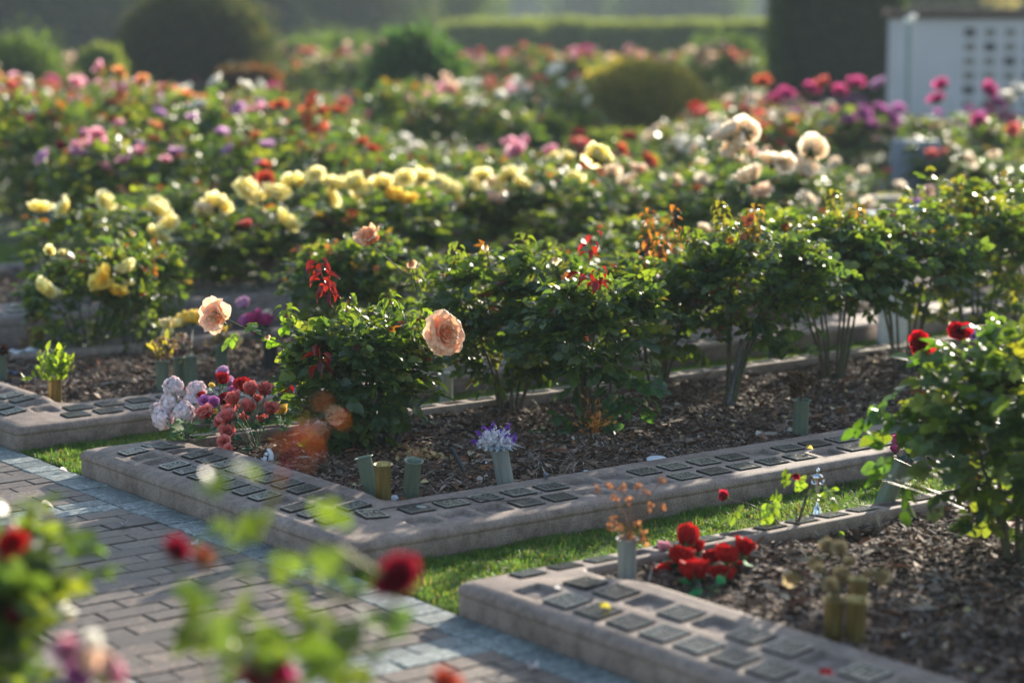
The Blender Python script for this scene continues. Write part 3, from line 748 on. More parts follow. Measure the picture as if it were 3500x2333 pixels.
# twigs on the mulch and kerb: a few individual ones
def twig(label, pts, r0, col, name='twig'):
    a = Acc(); P = np.array(pts, float)
    t = np.linspace(0, len(P) - 1, len(P) * 3); Q = np.stack([np.interp(t, range(len(P)), P[:, i]) for i in range(3)], 1)
    Q[1:-1] = (Q[:-2] + Q[1:-1] * 2 + Q[2:]) / 4
    tube(a, Q, np.linspace(r0, r0 * .5, len(Q)), 6, col); a.obj(name, M_stem, label=label, cat='twig')
k_ = lambda px, py, z: G(px, py, z)
twig('long dark bare twig lying across the plaques on the centre kerb front', [k_(1200 + 0, 1755, .118), k_(1500, 1708, .122), k_(1590, 1698, .135), k_(1660, 1708, .12), k_(1740, 1712, .118), k_(1800, 1700, .125), k_(1855, 1682, .12)], .0028, (.05, .04, .04))
twig('short dark twig forking over the plaque near the irrigation riser', [k_(1870, 1655, .13), k_(1900, 1665, .12), k_(1930, 1655, .125), k_(1985, 1650, .128)], .002, (.06, .05, .045))
twig('thin bent twig pointing up beside the grey riser', [G(1866, 1620, .09), G(1855, 1600, .09), G(1848, 1578, .085), (G(1846, 1565, .07))], .004, (.40, .33, .2))
twig('pale straw coloured stick on the mulch left of the white disc', [G(2010, 1575, .06), G(2080, 1562, .065), G(2190, 1566, .06), G(2270, 1552, .065)], .005, (.3, .24, .17))
twig('long brown stick lying on the mulch behind the white disc', [G(1985, 1583, .055), G(2130, 1586, .06), G(2230, 1580, .06)], .004, (.2, .13, .08))
twig('black charred stick on the mulch behind the brass vases', [G(2690, 1905, .06), G(2790, 1915, .07), G(2890, 1908, .06), G(2980, 1922, .06)], .012, (.035, .028, .025))
twig('pale curved stick on the mulch right of the dried gold roses', [G(2950, 1875, .07), G(2985, 1885, .085), G(3040, 1903, .07)], .006, (.55, .47, .40))

# ------------------------------------------------------------------ small things on the beds
def vase(px, py, h, r, mat, label, tilt=(0, 0), z=.035, dirt=0, name='flower_vase', pos=None):
    """a flared metal tube pushed into the soil; tilt = (towards +x, towards +y) in degrees"""
    z += .03; p = pos or G(px, py, z); a = Acc(); h *= 1.14
    lathe(a, [(r * .94, -.05), (r, .0), (r, h - .006), (r * 1.06, h - .003), (r * 1.24, h - .0012), (r * 1.27, h), (r * 1.22, h + .0018), (r * 1.04, h + .0008), (r * .9, h - .004), (r * .88, h - .03), (r * .87, h * .25), (.0005, h * .25)], 32)
    o = a.obj(name, mat, loc=(p[0], p[1], z - .003), label=label, cat='vase')
    o.rotation_euler = (R(-tilt[1]), R(tilt[0]), 0)
    top = Matrix.Translation(Vector(o.location)) @ o.rotation_euler.to_matrix().to_4x4() @ Vector((0, 0, h))
    return o, top
v_brass, t_brass = vase(1310, 1738, .150, .0295, M_vbrass, 'upright brass vase, empty, at the corner of the centre bed between two green ones', (0, -3))
v_g1, t_g1 = vase(1278, 1712, .150, .0285, M_vgreen, 'empty green vase leaning left behind the upright brass vase', (-13, 5))
v_g2, t_g2 = vase(1400, 1716, .148, .0295, M_vgreen, 'empty green vase tilting right, just right of the upright brass vase', (6, -9))
v_lav, t_lav = vase(1733, 1676, .150, .0325, M_vgrey, 'mottled grey vase holding the white and purple lavender flowers', (-10, -4))
v_dry, t_dry = vase(2734, 1492, .142, .033, M_vgreen, 'green vase with brown dried flower heads on the mulch at right', (1, -2))
v_f, t_f = vase(2142, 2003, .140, .0295, M_vgrey, 'grey green vase with orange dried stems at the corner of the front bed', (0, -2))
v_b1, t_b1 = vase(2848, 2205, .125, .0265, M_vbrass, 'leftmost brass vase of the front bed trio below the dried gold roses', (-1, -2))
v_b2, t_b2 = vase(2918, 2212, .128, .029, M_vbrass, 'right front brass vase of the trio under the dried gold roses', (2, -2))
v_b3, t_b3 = vase(2925, 2150, .135, .0275, M_vbrass, 'taller empty brass vase standing behind the other two brass vases', (2, 3))
v_tl, t_tl = vase(3010, 1742, .17, .034, M_vgreen, 'pale green vase leaning right under the large rose bush of the front bed', (24, 6))
v_bk, t_bk = vase(1525, 1368, .115, .031, M_vgrey, 'empty grey vase with wide lip by the grass behind the peach rose', (0, 0), .02)
v_l1, t_l1 = vase(556, 1345, .135, .03, M_vgreen, 'grey green vase of dried stems left of its pair in the second bed', (0, 2))
v_l2, t_l2 = vase(612, 1322, .125, .026, M_vgreen, 'narrow green vase standing between two wider ones in the second bed', (0, 2))
v_l3, t_l3 = vase(657, 1330, .14, .031, M_vgreen, 'wide green vase of dried stems below the yellow silk flowers', (-3, 2))
v_l4, t_l4 = vase(757, 1278, .125, .030, M_vgreen, 'green vase of dried stems near the magenta silk flowers', (0, 0))
v_lb, t_lb = vase(188, 1386, .115, .030, M_vbrass, 'brass vase with yellowing leafy sprigs on the second bed edge', (2, -2))
v_p1, t_p1 = vase(118, 1196, .105, .028, M_vbrass, 'left brass vase of the back pair with withered drooping stalks', (0, 0))
v_p2, t_p2 = vase(136, 1190, .105, .026, M_vbrass, 'right brass vase of the back pair left of the yellow rose bush', (0, 0))
v_e, t_e = vase(4, 1305, .12, .032, M_vgreen, 'dark green vase cut by the left edge of the photo with brown flowers', (0, 0))
v_c, t_c = vase(745, 1500, .10, .030, M_vgrey, 'short grey vase half hidden by the coral silk roses', (0, 0))
v_dk, t_dk = vase(925, 1262, .15, .034, M_dark, 'black vase below the magenta silk flowers', (0, 0))

STEM_G = (.035, .10, .035)
def sprig(a, base, tip, r=.0018, col=STEM_G, sag=.0):
    base = np.array(base, float); tip = np.array(tip, float)
    mid = base * .45 + tip * .55; mid[0] = base[0] * .7 + tip[0] * .3; mid[1] = base[1] * .7 + tip[1] * .3; mid[2] += sag
    tube(a, bez(base, mid, tip, 6), r, 5, col)
def toward(o, d, roll=0.):
    d = Vector(d).normalized(); o.rotation_euler = (d.to_track_quat('Z', 'Y').to_matrix().to_4x4() @ Matrix.Rotation(roll, 4, 'Z')).to_euler()
def bud(r, cols, seed): return rose(r, .28, 5, *cols, seed=seed, ns=5, nt_=6, calyx=True)
_bud = {}
def bud_me(cn, r, seed):
    k = (cn, seed % 3)
    if k not in _bud:
        a_ = rose(.046, (.36, .42, .5)[seed % 3], 6, *PAL[cn], seed=seed + 5, ns=5, nt_=6)
        for q_ in a_.V: q_ *= np.array([1, 1, 1.25])
        _bud[k] = a_.mesh('flower', M_fabric)
    return _bud[k]
def bouquet(name, label, base, flowers, leaves=10, seed=1, leafcol=(.02, .10, .05), leaf=.045, cat='bouquet', spread=None, stemc=STEM_G, big=False):
    """flowers: (px,py,Y,colour,radius)"""
    g = np.random.default_rng(seed); t = thing(name, label, cat, tuple(base)); st = Acc(); lf = Acc(); b = np.array(base)
    Ps = []
    for i, (px, py, Y, cn, r_) in enumerate(flowers):
        p = np.array(at(px, py, Y)); q = p - b; Ps.append(q)
        d = q + np.array([0, 0, .02]); d = d / np.linalg.norm(d); d = d * .6 + np.array([0, -.30, .75]) + g.normal(0, .16, 3)
        sprig(st, g.normal(0, .004, 3) - np.array([0, 0, .02]), q - d / np.linalg.norm(d) * r_ * .2)
        o = ob('flower', bud_me(cn, r_, i), t, loc=tuple(q), scale=r_ / .04 * (1.3 if big else 1.1)); toward(o, d, g.uniform(0, 6)); o['label'] = COLWORD[cn] + ' silk rose'
    Ps = np.array(Ps)
    n = leaves
    if n:
        f = g.uniform(.25, .95, n)[:, None]; q = Ps[g.integers(len(Ps), size=n)] * f + g.normal(0, .012, (n, 3)); d = q + g.normal(0, .05, (n, 3)); d[:, 2] *= .5
        place(lf, leaf_tpl(6, 3, .4, .2, .35), q, d, np.tile([0, -.2, 1.], (n, 1)) + g.normal(0, .3, (n, 3)), leaf * g.uniform(.7, 1.2, n), np.array(leafcol) * g.uniform(.7, 1.3, (n, 1)))
        lf.obj('leaves', M_fabric, t)
    st.obj('stems', M_stem, t)
    return t
def P3(px, py, z=.04): return G(px, py, z + .03)

# white hydrangea heads
def hydrangea(label, base, heads):
    g = np.random.default_rng(4); t = thing('hydrangea_bouquet', label, 'bouquet', tuple(base)); st = Acc(); b = np.array(base)
    for (px, py, Y, r_) in heads:
        q = np.array(at(px, py, Y)) - b; a = Acc(); n = 130
        D = g.normal(0, 1, (n, 3)); D /= np.linalg.norm(D, axis=1)[:, None]
        lathe(a, [(.001, -r_ * .7), (r_ * .5, -r_ * .45), (r_ * .7, 0), (r_ * .5, r_ * .45), (.001, r_ * .7)], 10, (.5, .44, .42))
        for k in range(5):
            th = k * 1.2566 + g.uniform(0, .3, n); e1 = np.cross(D, [0.3, .1, 1]); e1 /= np.linalg.norm(e1, axis=1)[:, None]; e2 = np.cross(D, e1)
            dirs = np.cos(th)[:, None] * e1 + np.sin(th)[:, None] * e2 + D * g.uniform(.1, 1.1, (n, 1))
            place(a, leaf_tpl(4, 3, .5, .5, .5), D * r_ * (.80 + .36 * g.random(n))[:, None], dirs, D, .0155 * g.uniform(.8, 1.2, n), np.array([.88, .79, .81]) * g.uniform(.85, 1.12, (n, 1)) * np.array([1, 1, 1.]) )
        a.obj('flower_head', M_fabric, t, loc=tuple(q)); sprig(st, (0, 0, 0), q, .0035, (.06, .13, .05))
    lf = Acc(); n = 14; az = g.uniform(0, 6.28, n)
    place(lf, leaf_tpl(6, 3, .42, .2, .35), np.stack([.01 * np.cos(az), .01 * np.sin(az), g.uniform(.0, .13, n)], 1), np.stack([np.cos(az), np.sin(az), g.uniform(.1, 1., n)], 1), np.tile([0, 0, 1.], (n, 1)) + g.normal(0, .3, (n, 3)), g.uniform(.05, .085, n), (.10, .19, .06))
    lf.obj('leaves', M_fabric, t); st.obj('stems', M_stem, t)
hydrangea('bouquet of pale white pink hydrangea balls at the left corner of the centre bed', P3(640, 1535), [(592, 1322, 9.3, .034), (583, 1375, 9.3, .034), (557, 1432, 9.25, .036), (672, 1335, 9.35, .034), (655, 1378, 9.3, .032), (630, 1408, 9.2, .037), (540, 1400, 9.35, .024)])

bouquet('silk_rose_bouquet', 'mixed bouquet of purple and dark red silk roses right of the white hydrangeas', (t_c.x, t_c.y, t_c.z - .02),
        [(757, 1284, 9.25, 'lilac', .026), (762, 1308, 9.15, 'red', .028), (829, 1330, 9.15, 'red', .031), (786, 1318, 9.3, 'lilac', .024), (797, 1345, 9.2, 'purple', .022), (700, 1378, 9.15, 'purple', .024), (733, 1384, 9.1, 'purple', .025), (765, 1380, 9.2, 'crimson', .028), (725, 1322, 9.25, 'gold', .012), (735, 1408, 9.15, 'gold', .012), (690, 1360, 9.3, 'red', .018)], 26, 3, (.02, .15, .07), .034)
bouquet('silk_rose_bouquet', 'large bouquet of coral silk rosebuds spilling over the corner of the centre bed', P3(880, 1540, .04),
        [(860, 1345, 9.0, 'coral', .030), (905, 1345, 9.05, 'coral', .031), (804, 1376, 8.95, 'coral', .032), (853, 1403, 8.95, 'coral', .030), (925, 1408, 9.0, 'coral', .029), (706, 1425, 8.95, 'coral', .033), (757, 1452, 8.9, 'coral', .025), (790, 1415, 8.95, 'coral', .029), (783, 1438, 8.85, 'coral', .032), (800, 1400, 9.05, 'coral', .026), (778, 1488, 8.85, 'coral', .033), (770, 1515, 8.8, 'coral', .025), (785, 1545, 8.75, 'coral', .022), (838, 1435, 9.1, 'coral', .022), (895, 1440, 9.1, 'coral', .022), (880, 1370, 9.15, 'coral', .02)], 34, 4, (.025, .10, .055), .048)
bouquet('silk_rose_bouquet', 'small bouquet with one yellow and one red silk rose behind the coral ones', P3(965, 1500, .04),
        [(962, 1412, 9.35, 'gold', .030), (982, 1355, 9.6, 'red', .033), (1000, 1305, 9.55, 'gold', .01), (1020, 1330, 9.55, 'gold', .01), (950, 1335, 9.6, 'yellow', .014)], 26, 5, (.05, .2, .05), .04)
bouquet('silk_rose_bouquet', 'bouquet of bright red silk roses with green leaves lying in the front bed', P3(2400, 2065, .04),
        [(2346, 1862, 7.1, 'red', .034), (2325, 1928, 7.0, 'red', .034), (2376, 1978, 6.9, 'red', .038), (2486, 1920, 7.0, 'red', .032), (2535, 1892, 7.05, 'red', .030), (2463, 1990, 6.95, 'red', .033), (2432, 1922, 7.1, 'red', .026), (2280, 1970, 7.0, 'red', .026), (2383, 1885, 7.15, 'red', .022), (2267, 1882, 7.2, 'pink', .019), (2515, 1945, 7.1, 'red', .018)], 30, 6, (.03, .24, .07), .05, big=True)
bouquet('silk_flower_bouquet', 'blurred bouquet of magenta silk flowers behind the left peach rose', (t_dk.x, t_dk.y, t_dk.z - .02),
        [(875, 1105, 11.3, 'magenta', .045), (905, 1110, 11.3, 'magenta', .04), (845, 1110, 11.4, 'purple', .035), (880, 1140, 11.3, 'magenta', .035), (835, 1050, 11.5, 'lilac', .035), (915, 1080, 11.5, 'white', .025)], 20, 7, (.03, .09, .06), .06)
bouquet('silk_flower_bouquet', 'yellow silk flowers in the wide green vase of the second bed', (t_l3.x, t_l3.y, t_l3.z - .02),
        [(630, 1110, 11.2, 'gold', .04), (660, 1105, 11.2, 'gold', .045), (605, 1120, 11.1, 'yellow', .03), (570, 1120, 11.0, 'yellow', .032), (580, 1150, 11.0, 'yellow', .03), (800, 1170, 11.2, 'yellow', .03), (800, 1195, 11.2, 'yellow', .025)], 12, 8, (.06, .12, .03), .04)
bouquet('silk_flower_bouquet', 'crimson and white silk flowers half hidden under the right rose bush', P3(3130, 1600, .05),
        [(3080, 1520, 8.9, 'magenta', .035), (3110, 1535, 8.85, 'magenta', .03), (3160, 1500, 9.0, 'white', .04), (3200, 1520, 8.95, 'white', .03), (3060, 1545, 8.8, 'magenta', .02)], 12, 9, (.03, .10, .09), .05)
bouquet('silk_flower_bouquet', 'faded mauve silk blooms behind the two dark red roses at right', P3(3350, 1330, .05),
        [(3330, 1180, 9.6, 'lilac', .05), (3370, 1165, 9.6, 'lilac', .045), (3350, 1210, 9.6, 'lilac', .04)], 6, 19, (.05, .08, .05), .05)

# lavender
def lavender(label, base):
    g = np.random.default_rng(14); t = thing('lavender_bouquet', label, 'bouquet', tuple(base)); b = np.array(base); st = Acc()
    tips = [(1608, 1506), (1630, 1475), (1648, 1455), (1683, 1440), (1672, 1462), (1710, 1470), (1740, 1448), (1763, 1484), (1765, 1500), (1655, 1490), (1700, 1490), (1735, 1485)]
    for (px, py) in tips:
        q = np.array(at(px, py, base[1] - .02 + g.uniform(-.03, .03))) - b; a = Acc(); s0 = q * .28; n = 80
        f = g.random(n); pts = s0 + (q - s0) * f[:, None]; rad = .014 * (1 - f) ** .8 + .001
        D = g.normal(0, 1, (n, 3)); D /= np.linalg.norm(D, axis=1)[:, None]
        col = np.where((f > .64)[:, None], np.array([.24, .10, .50]), np.array([.80, .82, .88])) * g.uniform(.8, 1.15, (n, 1))
        place(a, leaf_tpl(4, 3, .45, .3, .2), pts + D * rad[:, None] * .7, D + np.array([0, 0, .4]), g.normal(0, 1, (n, 3)), np.where(f > .64, .0085, .014), col)
        a.obj('flower_spike', M_fabric, t); sprig(st, (0, 0, -.02), s0 * 1.3, .0014, (.2, .3, .25))
    lf = Acc(); n = 16; az = np.linspace(0, 6.28, n)
    place(lf, leaf_tpl(6, 3, .25, .2, .9, 'lance'), np.stack([.012 * np.cos(az), .012 * np.sin(az), np.full(n, .005)], 1), np.stack([np.cos(az), np.sin(az), np.full(n, .9)], 1), np.tile([0, 0, 1.], (n, 1)), g.uniform(.04, .065, n), (.46, .52, .56))
    lf.obj('leaves', M_fabric, t); st.obj('stems', M_stem, t)
lavender('silk lavender sprigs, white with purple tips, standing in the grey vase', (t_lav.x, t_lav.y, t_lav.z - .004))

# dried arrangements
def dried(name, label, base, heads, col, hr=.008, n=26, seed=1, stemr=.0013, leafn=0, lcol=None):
    g = np.random.default_rng(seed); t = thing(name, label, 'dried flowers', tuple(base)); b = np.array(base); st = Acc()
    for (px, py) in heads:
        hd = Acc()
        q = np.array(at(px, py, base[1] + g.uniform(-.04, .04))) - b
        sprig(st, g.normal(0, .008, 3) * (1, 1, 0), q, stemr, np.array(col) * .6)
        D = g.normal(0, 1, (n, 3)); D /= np.linalg.norm(D, axis=1)[:, None]
        place(hd, leaf_tpl(3, 3, .45, .3, .4), D * hr * .6, D, g.normal(0, 1, (n, 3)), hr * g.uniform(.8, 1.7, n), np.array(col) * g.uniform(.6, 1.35, (n, 1))); hd.obj('dried_head', M_petal, t, loc=tuple(q))
    st.obj('stems', M_stem, t)
    if leafn:
        lf = Acc(); q = g.normal(0, 1, (leafn, 3)) * np.array([.035, .03, .03]) + np.array([0, 0, .05])
        place(lf, leaf_tpl(5, 3, .25, .2, .3, 'lance'), q, q + np.array([0, 0, .06]) + g.normal(0, .03, (leafn, 3)), g.normal(0, 1, (leafn, 3)), g.uniform(.03, .06, leafn), np.array(lcol) * g.uniform(.6, 1.4, (leafn, 1)))
        lf.obj('leaves', M_leaf, t)
    return t
dried('dried_flowers', 'orange dried filler flowers on thin stems in the front corner vase', (t_f.x, t_f.y, t_f.z - .01), [(2040, 1670), (2078, 1658), (2130, 1668), (2105, 1700), (2185, 1662), (2262, 1640), (2205, 1680), (2150, 1710), (2095, 1775), (2118, 1798), (2085, 1800), (2225, 1730), (2262, 1730), (2175, 1790), (2200, 1820), (2140, 1835), (2165, 1842), (2190, 1838), (2155, 1825), (2120, 1842), (2205, 1850)], (.34, .15, .06), .0085, 13, 3)
dried('dried_flowers', 'brown withered flower heads standing in the green vase at right', (t_dry.x, t_dry.y, t_dry.z - .01), [(2703, 1285), (2722, 1300), (2745, 1292), (2733, 1312), (2755, 1305), (2772, 1300), (2712, 1310), (2728, 1280), (2740, 1330), (2716, 1340)], (.17, .11, .065), .013, 40, 4)
dried('dried_flowers', 'dry brown stalks with bits of yellow in the left grey green vase', (t_l1.x, t_l1.y, t_l1.z - .01), [(530, 1180), (550, 1160), (575, 1185), (590, 1170), (540, 1215), (570, 1215), (520, 1205)], (.24, .17, .09), .013, 30, 5, leafn=14, lcol=(.12, .12, .04))
dried('dried_flowers', 'dry pinkish brown stalks in the narrow green vase of the second bed', (t_l2.x, t_l2.y, t_l2.z - .01), [(600, 1175), (620, 1150), (645, 1170), (630, 1200), (610, 1205)], (.25, .17, .15), .013, 30, 6, leafn=10, lcol=(.1, .12, .05))
dried('dried_flowers', 'dry olive stalks in the green vase near the magenta flowers', (t_l4.x, t_l4.y, t_l4.z - .01), [(735, 1160), (755, 1150), (775, 1165), (745, 1190), (765, 1195)], (.22, .17, .08), .012, 30, 7, leafn=12, lcol=(.14, .12, .04))
dried('dried_flowers', 'withered brown grass stalks drooping from the left back brass vase', (t_p1.x, t_p1.y, t_p1.z - .01), [(95, 1090), (110, 1075), (90, 1130), (82, 1160), (78, 1180), (125, 1090)], (.27, .18, .09), .011, 20, 8, .003)
dried('dried_flowers', 'dark brown dried blooms in the vase at the left edge', (t_e.x, t_e.y, t_e.z - .01), [(0, 1190), (15, 1195), (8, 1205), (20, 1215)], (.15, .06, .04), .016, 30, 9)
dried('leafy_sprigs', 'yellow green leafy sprigs standing in the brass vase of the second bed', (t_lb.x, t_lb.y, t_lb.z - .01), [(140, 1210), (185, 1200), (240, 1225), (245, 1260), (210, 1240), (155, 1250)], (.18, .2, .05), .012, 12, 10, leafn=110, lcol=(.10, .17, .03))
def goldroses():
    g = np.random.default_rng(31); base = (t_b1.x + .01, t_b1.y, t_b1.z - .02); t = thing('dried_rose_bouquet', 'dried golden brown roses drooping over the brass vase trio', 'dried flowers', base); st = Acc()
    c = ((.36, .24, .10), (.48, .36, .18), (.60, .48, .28))
    m_ = [rose(.034, o_, 5, *c, seed=60 + i, ns=5, nt_=5, ragged=.2).mesh('dried_rose', M_petal) for i, o_ in enumerate((.25, .4))]
    for i, (px, py) in enumerate([(2792, 1905), (2871, 1888), (2830, 1880), (2718, 1962), (2875, 1975), (2841, 2012), (3001, 1956), (2800, 1950), (2900, 1925), (2960, 1950)]):
        q = np.array(at(px, py, base[1] + g.uniform(-.05, .05))) - np.array(base)
        o = ob('dried_rose', m_[i % 2], t, loc=tuple(q), scale=.98 if i < 7 else .62); toward(o, (q[0] * 3, -.4, .6 if i % 3 else -.3)); sprig(st, (0, 0, -.03), q, .0022, (.16, .11, .05), .02)
    st.obj('stems', M_stem, t)
goldroses()

# ornaments and bits
def ornament():
    p = P3(905, 1592, .045); a = Acc(); s = .0011
    # an open crescent wing wrapped round a small bowed figure
    th = np.linspace(-1.9, 1.7, 22); Pp = np.stack([.018 * np.cos(th) + .004, np.zeros(22), .036 + .031 * np.sin(th)], 1)
    tube(a, Pp, .0025 + .0085 * np.sin(np.linspace(.05, 3.05, 22)) ** .8, 10)
    tube(a, [(-.004, -.004, .004), (-.006, -.006, .016), (-.003, -.006, .030), (.0, -.005, .040)], [.009, .011, .009, .006], 10)
    lathe(a, [(.0005, -.008), (.006, -.005), (.008, 0), (.006, .005), (.0005, .008)], 10, M=Matrix.Translation((.002, -.006, .050)))
    tube(a, [(-.004, -.010, .031), (-.014, -.014, .030), (-.021, -.013, .036)], [.004, .003, .002], 7)
    lathe(a, [(.013, -.004), (.014, .001), (.011, .006), (.0005, .008)], 14)
    a.obj('angel_figurine', M_white, loc=p, label='small white curled angel figurine on the mulch beside the coral bouquet', cat='figurine').rotation_euler = (0, R(6), R(8))
ornament()
def trophy():
    p = P3(2792, 1768, .06); t = thing('silver_trophy', 'small silver figure trophy standing on the front bed kerb among the leaves', 'trophy', p)
    a = Acc(); lathe(a, [(.024, 0), (.026, .004), (.022, .012), (.0005, .0125)], 20, mi=0); a.obj('base', M_dark, t)
    a = Acc(); lathe(a, [(.019, .012), (.020, .017), (.015, .024), (.016, .028), (.010, .036), (.0055, .045), (.0035, .060), (.003, .085), (.004, .088)], 18)
    a.obj('pedestal', M_chrome, t)
    b = Acc()
    lathe(b, [(.004, .086), (.006, .095), (.0075, .105), (.009, .118), (.0125, .132), (.016, .142), (.0165, .148), (.012, .154), (.005, .157), (.004, .161)], 18, M=Matrix.Diagonal((1.15, .7, 1, 1)))
    lathe(b, [(.0005, .157), (.005, .159), (.0073, .165), (.0068, .173), (.004, .178), (.0005, .179)], 14)
    for sd in (-1, 1): tube(b, [(sd * .018, 0, .147), (sd * .0215, -.002, .136), (sd * .019, -.007, .124), (sd * .007, -.011, .122)], [.005, .0045, .004, .0035], 8)
    b.obj('figure', M_chrome, t)
trophy()
a = Acc(); lathe(a, [(.0005, 0), (.036, .001), (.042, .004), (.042, .008), (.038, .011), (.0005, .0115)], 28)
a.obj('white_dish', M_white, loc=P3(2245, 1574, .05), label='round white dish lying on the mulch at the edge of the centre bed', cat='dish').rotation_euler = (R(6), 0, 0)
def stone(px, py, r, label, seed, z=.05, name='white_stone', mat=None, flat=.6):
    g = np.random.default_rng(seed); V = []; F = []; n = 10; rows = 6; k = g.normal(0, 1, 3)
    prof = [(max(.002, math.sin(math.pi * i / rows)) * r, -math.cos(math.pi * i / rows) * r * flat) for i in range(rows + 1)]
    a = Acc(); lathe(a, prof, n); V = a.V[0]; V *= (1 + .18 * np.sin(V @ np.array([90, 70, 60]) + k[0]) + .08 * np.sin(V @ np.array([-170, 150, 210])))[:, None]
    return a.obj(name, mat or M_white, loc=P3(px, py, z), label=label, cat='stone')
stone(2000, 1619, .022, 'white pebble at the kerb edge between riser and white dish', 1)
stone(1347, 1712, .018, 'white pebble beside the foot of the brass vase', 2, flat=1.2)
stone(1656, 1585, .018, 'rough white pebble left of the lavender vase', 3)
stone(1625, 1395, .026, 'flat pale stone on the mulch behind the lavender', 4, flat=.3)
a = Acc(); p0 = np.array(P3(1588, 1612, .05)); p1 = np.array(at(1544, 1530, p0[1] + .02)); tube(a, [p0, p1], .0085, 12); lathe(a, [(.0001, 0), (.0085, 0)], 12, M=Matrix.Translation(Vector(p1)))
a.obj('black_stake', M_dark, label='black round stake leaning left in the mulch left of the lavender', cat='stake')
a = Acc(); q = P3(1866, 1655, .06); lathe(a, [(.006, -.03), (.006, .034), (.0095, .035), (.0095, .042), (.006, .043), (.004, .046), (.0005, .046)], 14)
a.obj('irrigation_riser', plain('riser_grey', (.12, .15, .2), .4), loc=q, label='small grey irrigation riser at the kerb inner edge right of the lavender vase', cat='sprinkler')
a = Acc(); th = np.linspace(0, 2 * math.pi, 33); tube(a, np.stack([.022 * np.cos(th), .022 * np.sin(th), 0 * th], 1), .0014, 6)
o = a.obj('metal_ring', M_chrome, loc=at(1040, 1462, 8.9), label='thin shiny ring hanging in the air right of the coral bouquet', cat='ring'); o.rotation_euler = (R(28), R(18), 0)
# wire that holds the ring up
a = Acc(); rp = Vector(o.location); sprig(a, P3(985, 1520, .04), tuple(rp + Vector((-.02, 0, .008))), .0006, (.2, .22, .2)); a.obj('ring_wire', M_stem, parent=None, label='thin wire carrying the shiny ring beside the coral bouquet', cat='wire')
def petal(px, py, z, s, rz, label, seed=0, col=(.72, .66, .66)):
    a = Acc(); place(a, leaf_tpl(6, 5, .38, .9, .35), np.zeros((1, 3)), np.array([[1., 0, .1]]), np.array([[0, .2, 1.]]), [s], col)
    o = a.obj('fallen_petal', M_petal, loc=G(px, py, z), label=label, cat='petal'); o.rotation_euler = (0, 0, rz)
petal(140, 1724, .006, .045, .2, 'long pale petal on the bricks at far left below the grass')
petal(428, 1795, .008, .038, 1.9, 'curled white petal on the bricks just below the grey paver band')
petal(676, 1860, .008, .035, 2.4, 'white petal on the bricks beside the blurred red bloom')
petal(205, 1605, .006, .03, .1, 'white petal on the border pavers at the tip of the grass strip')
petal(1815, 2285, .008, .045, 1.2, 'white petal on the bricks in front of the front bed kerb')
petal(2052, 2075, .125, .035, .5, 'small yellow leaf lying in an empty recess of the front kerb', col=(.45, .40, .05))
petal(1895, 2010, .13, .02, .3, 'pale petal on a plaque of the front kerb', col=(.6, .6, .62))
petal(2805, 2305, .14, .04, .6, 'small red petal resting on a plaque of the front kerb near the bottom edge', col=(.5, .01, .015))
petal(2758, 1532, .125, .03, .6, 'yellow leaf lying on the centre kerb right of the plaques', col=(.55, .45, .1))
petal(1505, 1838, .03, .04, 1.8, 'brown leaf leaning on the centre kerb front above the lawn', col=(.22, .14, .11))
petal(2570, 1642, .01, .035, 1.2, 'pale petal on the lawn edge under the centre kerb', col=(.6, .5, .45))
petal(2625, 1640, .01, .03, .2, 'pinkish petal on the lawn edge right of the other pale petal', col=(.5, .34, .3))
# pile of fallen petals by the first bush
g = np.random.default_rng(77); a = Acc(); n = 90; c0 = np.array(P3(1445, 1555, .06)); q = c0 + g.normal(0, 1, (n, 3)) * np.array([.065, .05, .008]); q[:, 2] = np.abs(q[:, 2] - .06) + .058
place(a, leaf_tpl(4, 5, .5, .5, .4), q, g.normal(0, 1, (n, 3)) * [1, 1, .3], np.tile([0, 0, 1.], (n, 1)) + g.normal(0, .5, (n, 3)), g.uniform(.02, .036, n), np.array([.66, .50, .28]) * g.uniform(.8, 1.2, (n, 1)) * np.where(g.random((n, 1)) < .4, np.array([[1.05, .8, .85]]), 1))
a.obj('fallen_petals', M_petal, kind='stuff', label='heap of fallen pale yellow and pink petals beside the trunk of the first bush', cat='petals')
# dry ferny offshoot by second bush
a = Acc(); n = 160; c0 = np.array(P3(2030, 1480, .05)); q = c0 + np.abs(g.normal(0, 1, (n, 3))) * np.array([.03, .03, .06]) * np.sign(g.normal(0, 1, (n, 3)) + np.array([0, 0, 9]))
place(a, leaf_tpl(4, 3, .2, .1, .3, 'lance'), q, (q - c0) * [1, 1, .7] + g.normal(0, .03, (n, 3)), g.normal(0, 1, (n, 3)), g.uniform(.012, .03, n), np.array([.42, .22, .07]) * g.uniform(.7, 1.3, (n, 1)))
for i in range(7): tube(a, bez(c0 - [0, 0, .03], c0 + [g.normal(0, .02), 0, .07], c0 + [g.normal(0, .05), g.normal(0, .03), g.uniform(.06, .14)], 5), .0012, 4, (.25, .14, .06))
tube(a, [c0 - [.05, 0, .03], c0 - [0, 0, .02], c0 + [.05, 0, -.03]], .006, 5, (.25, .14, .06)); a.obj('dry_weed', M_leaf, label='dry orange brown weed at the foot of the second rose bush', cat='weed')

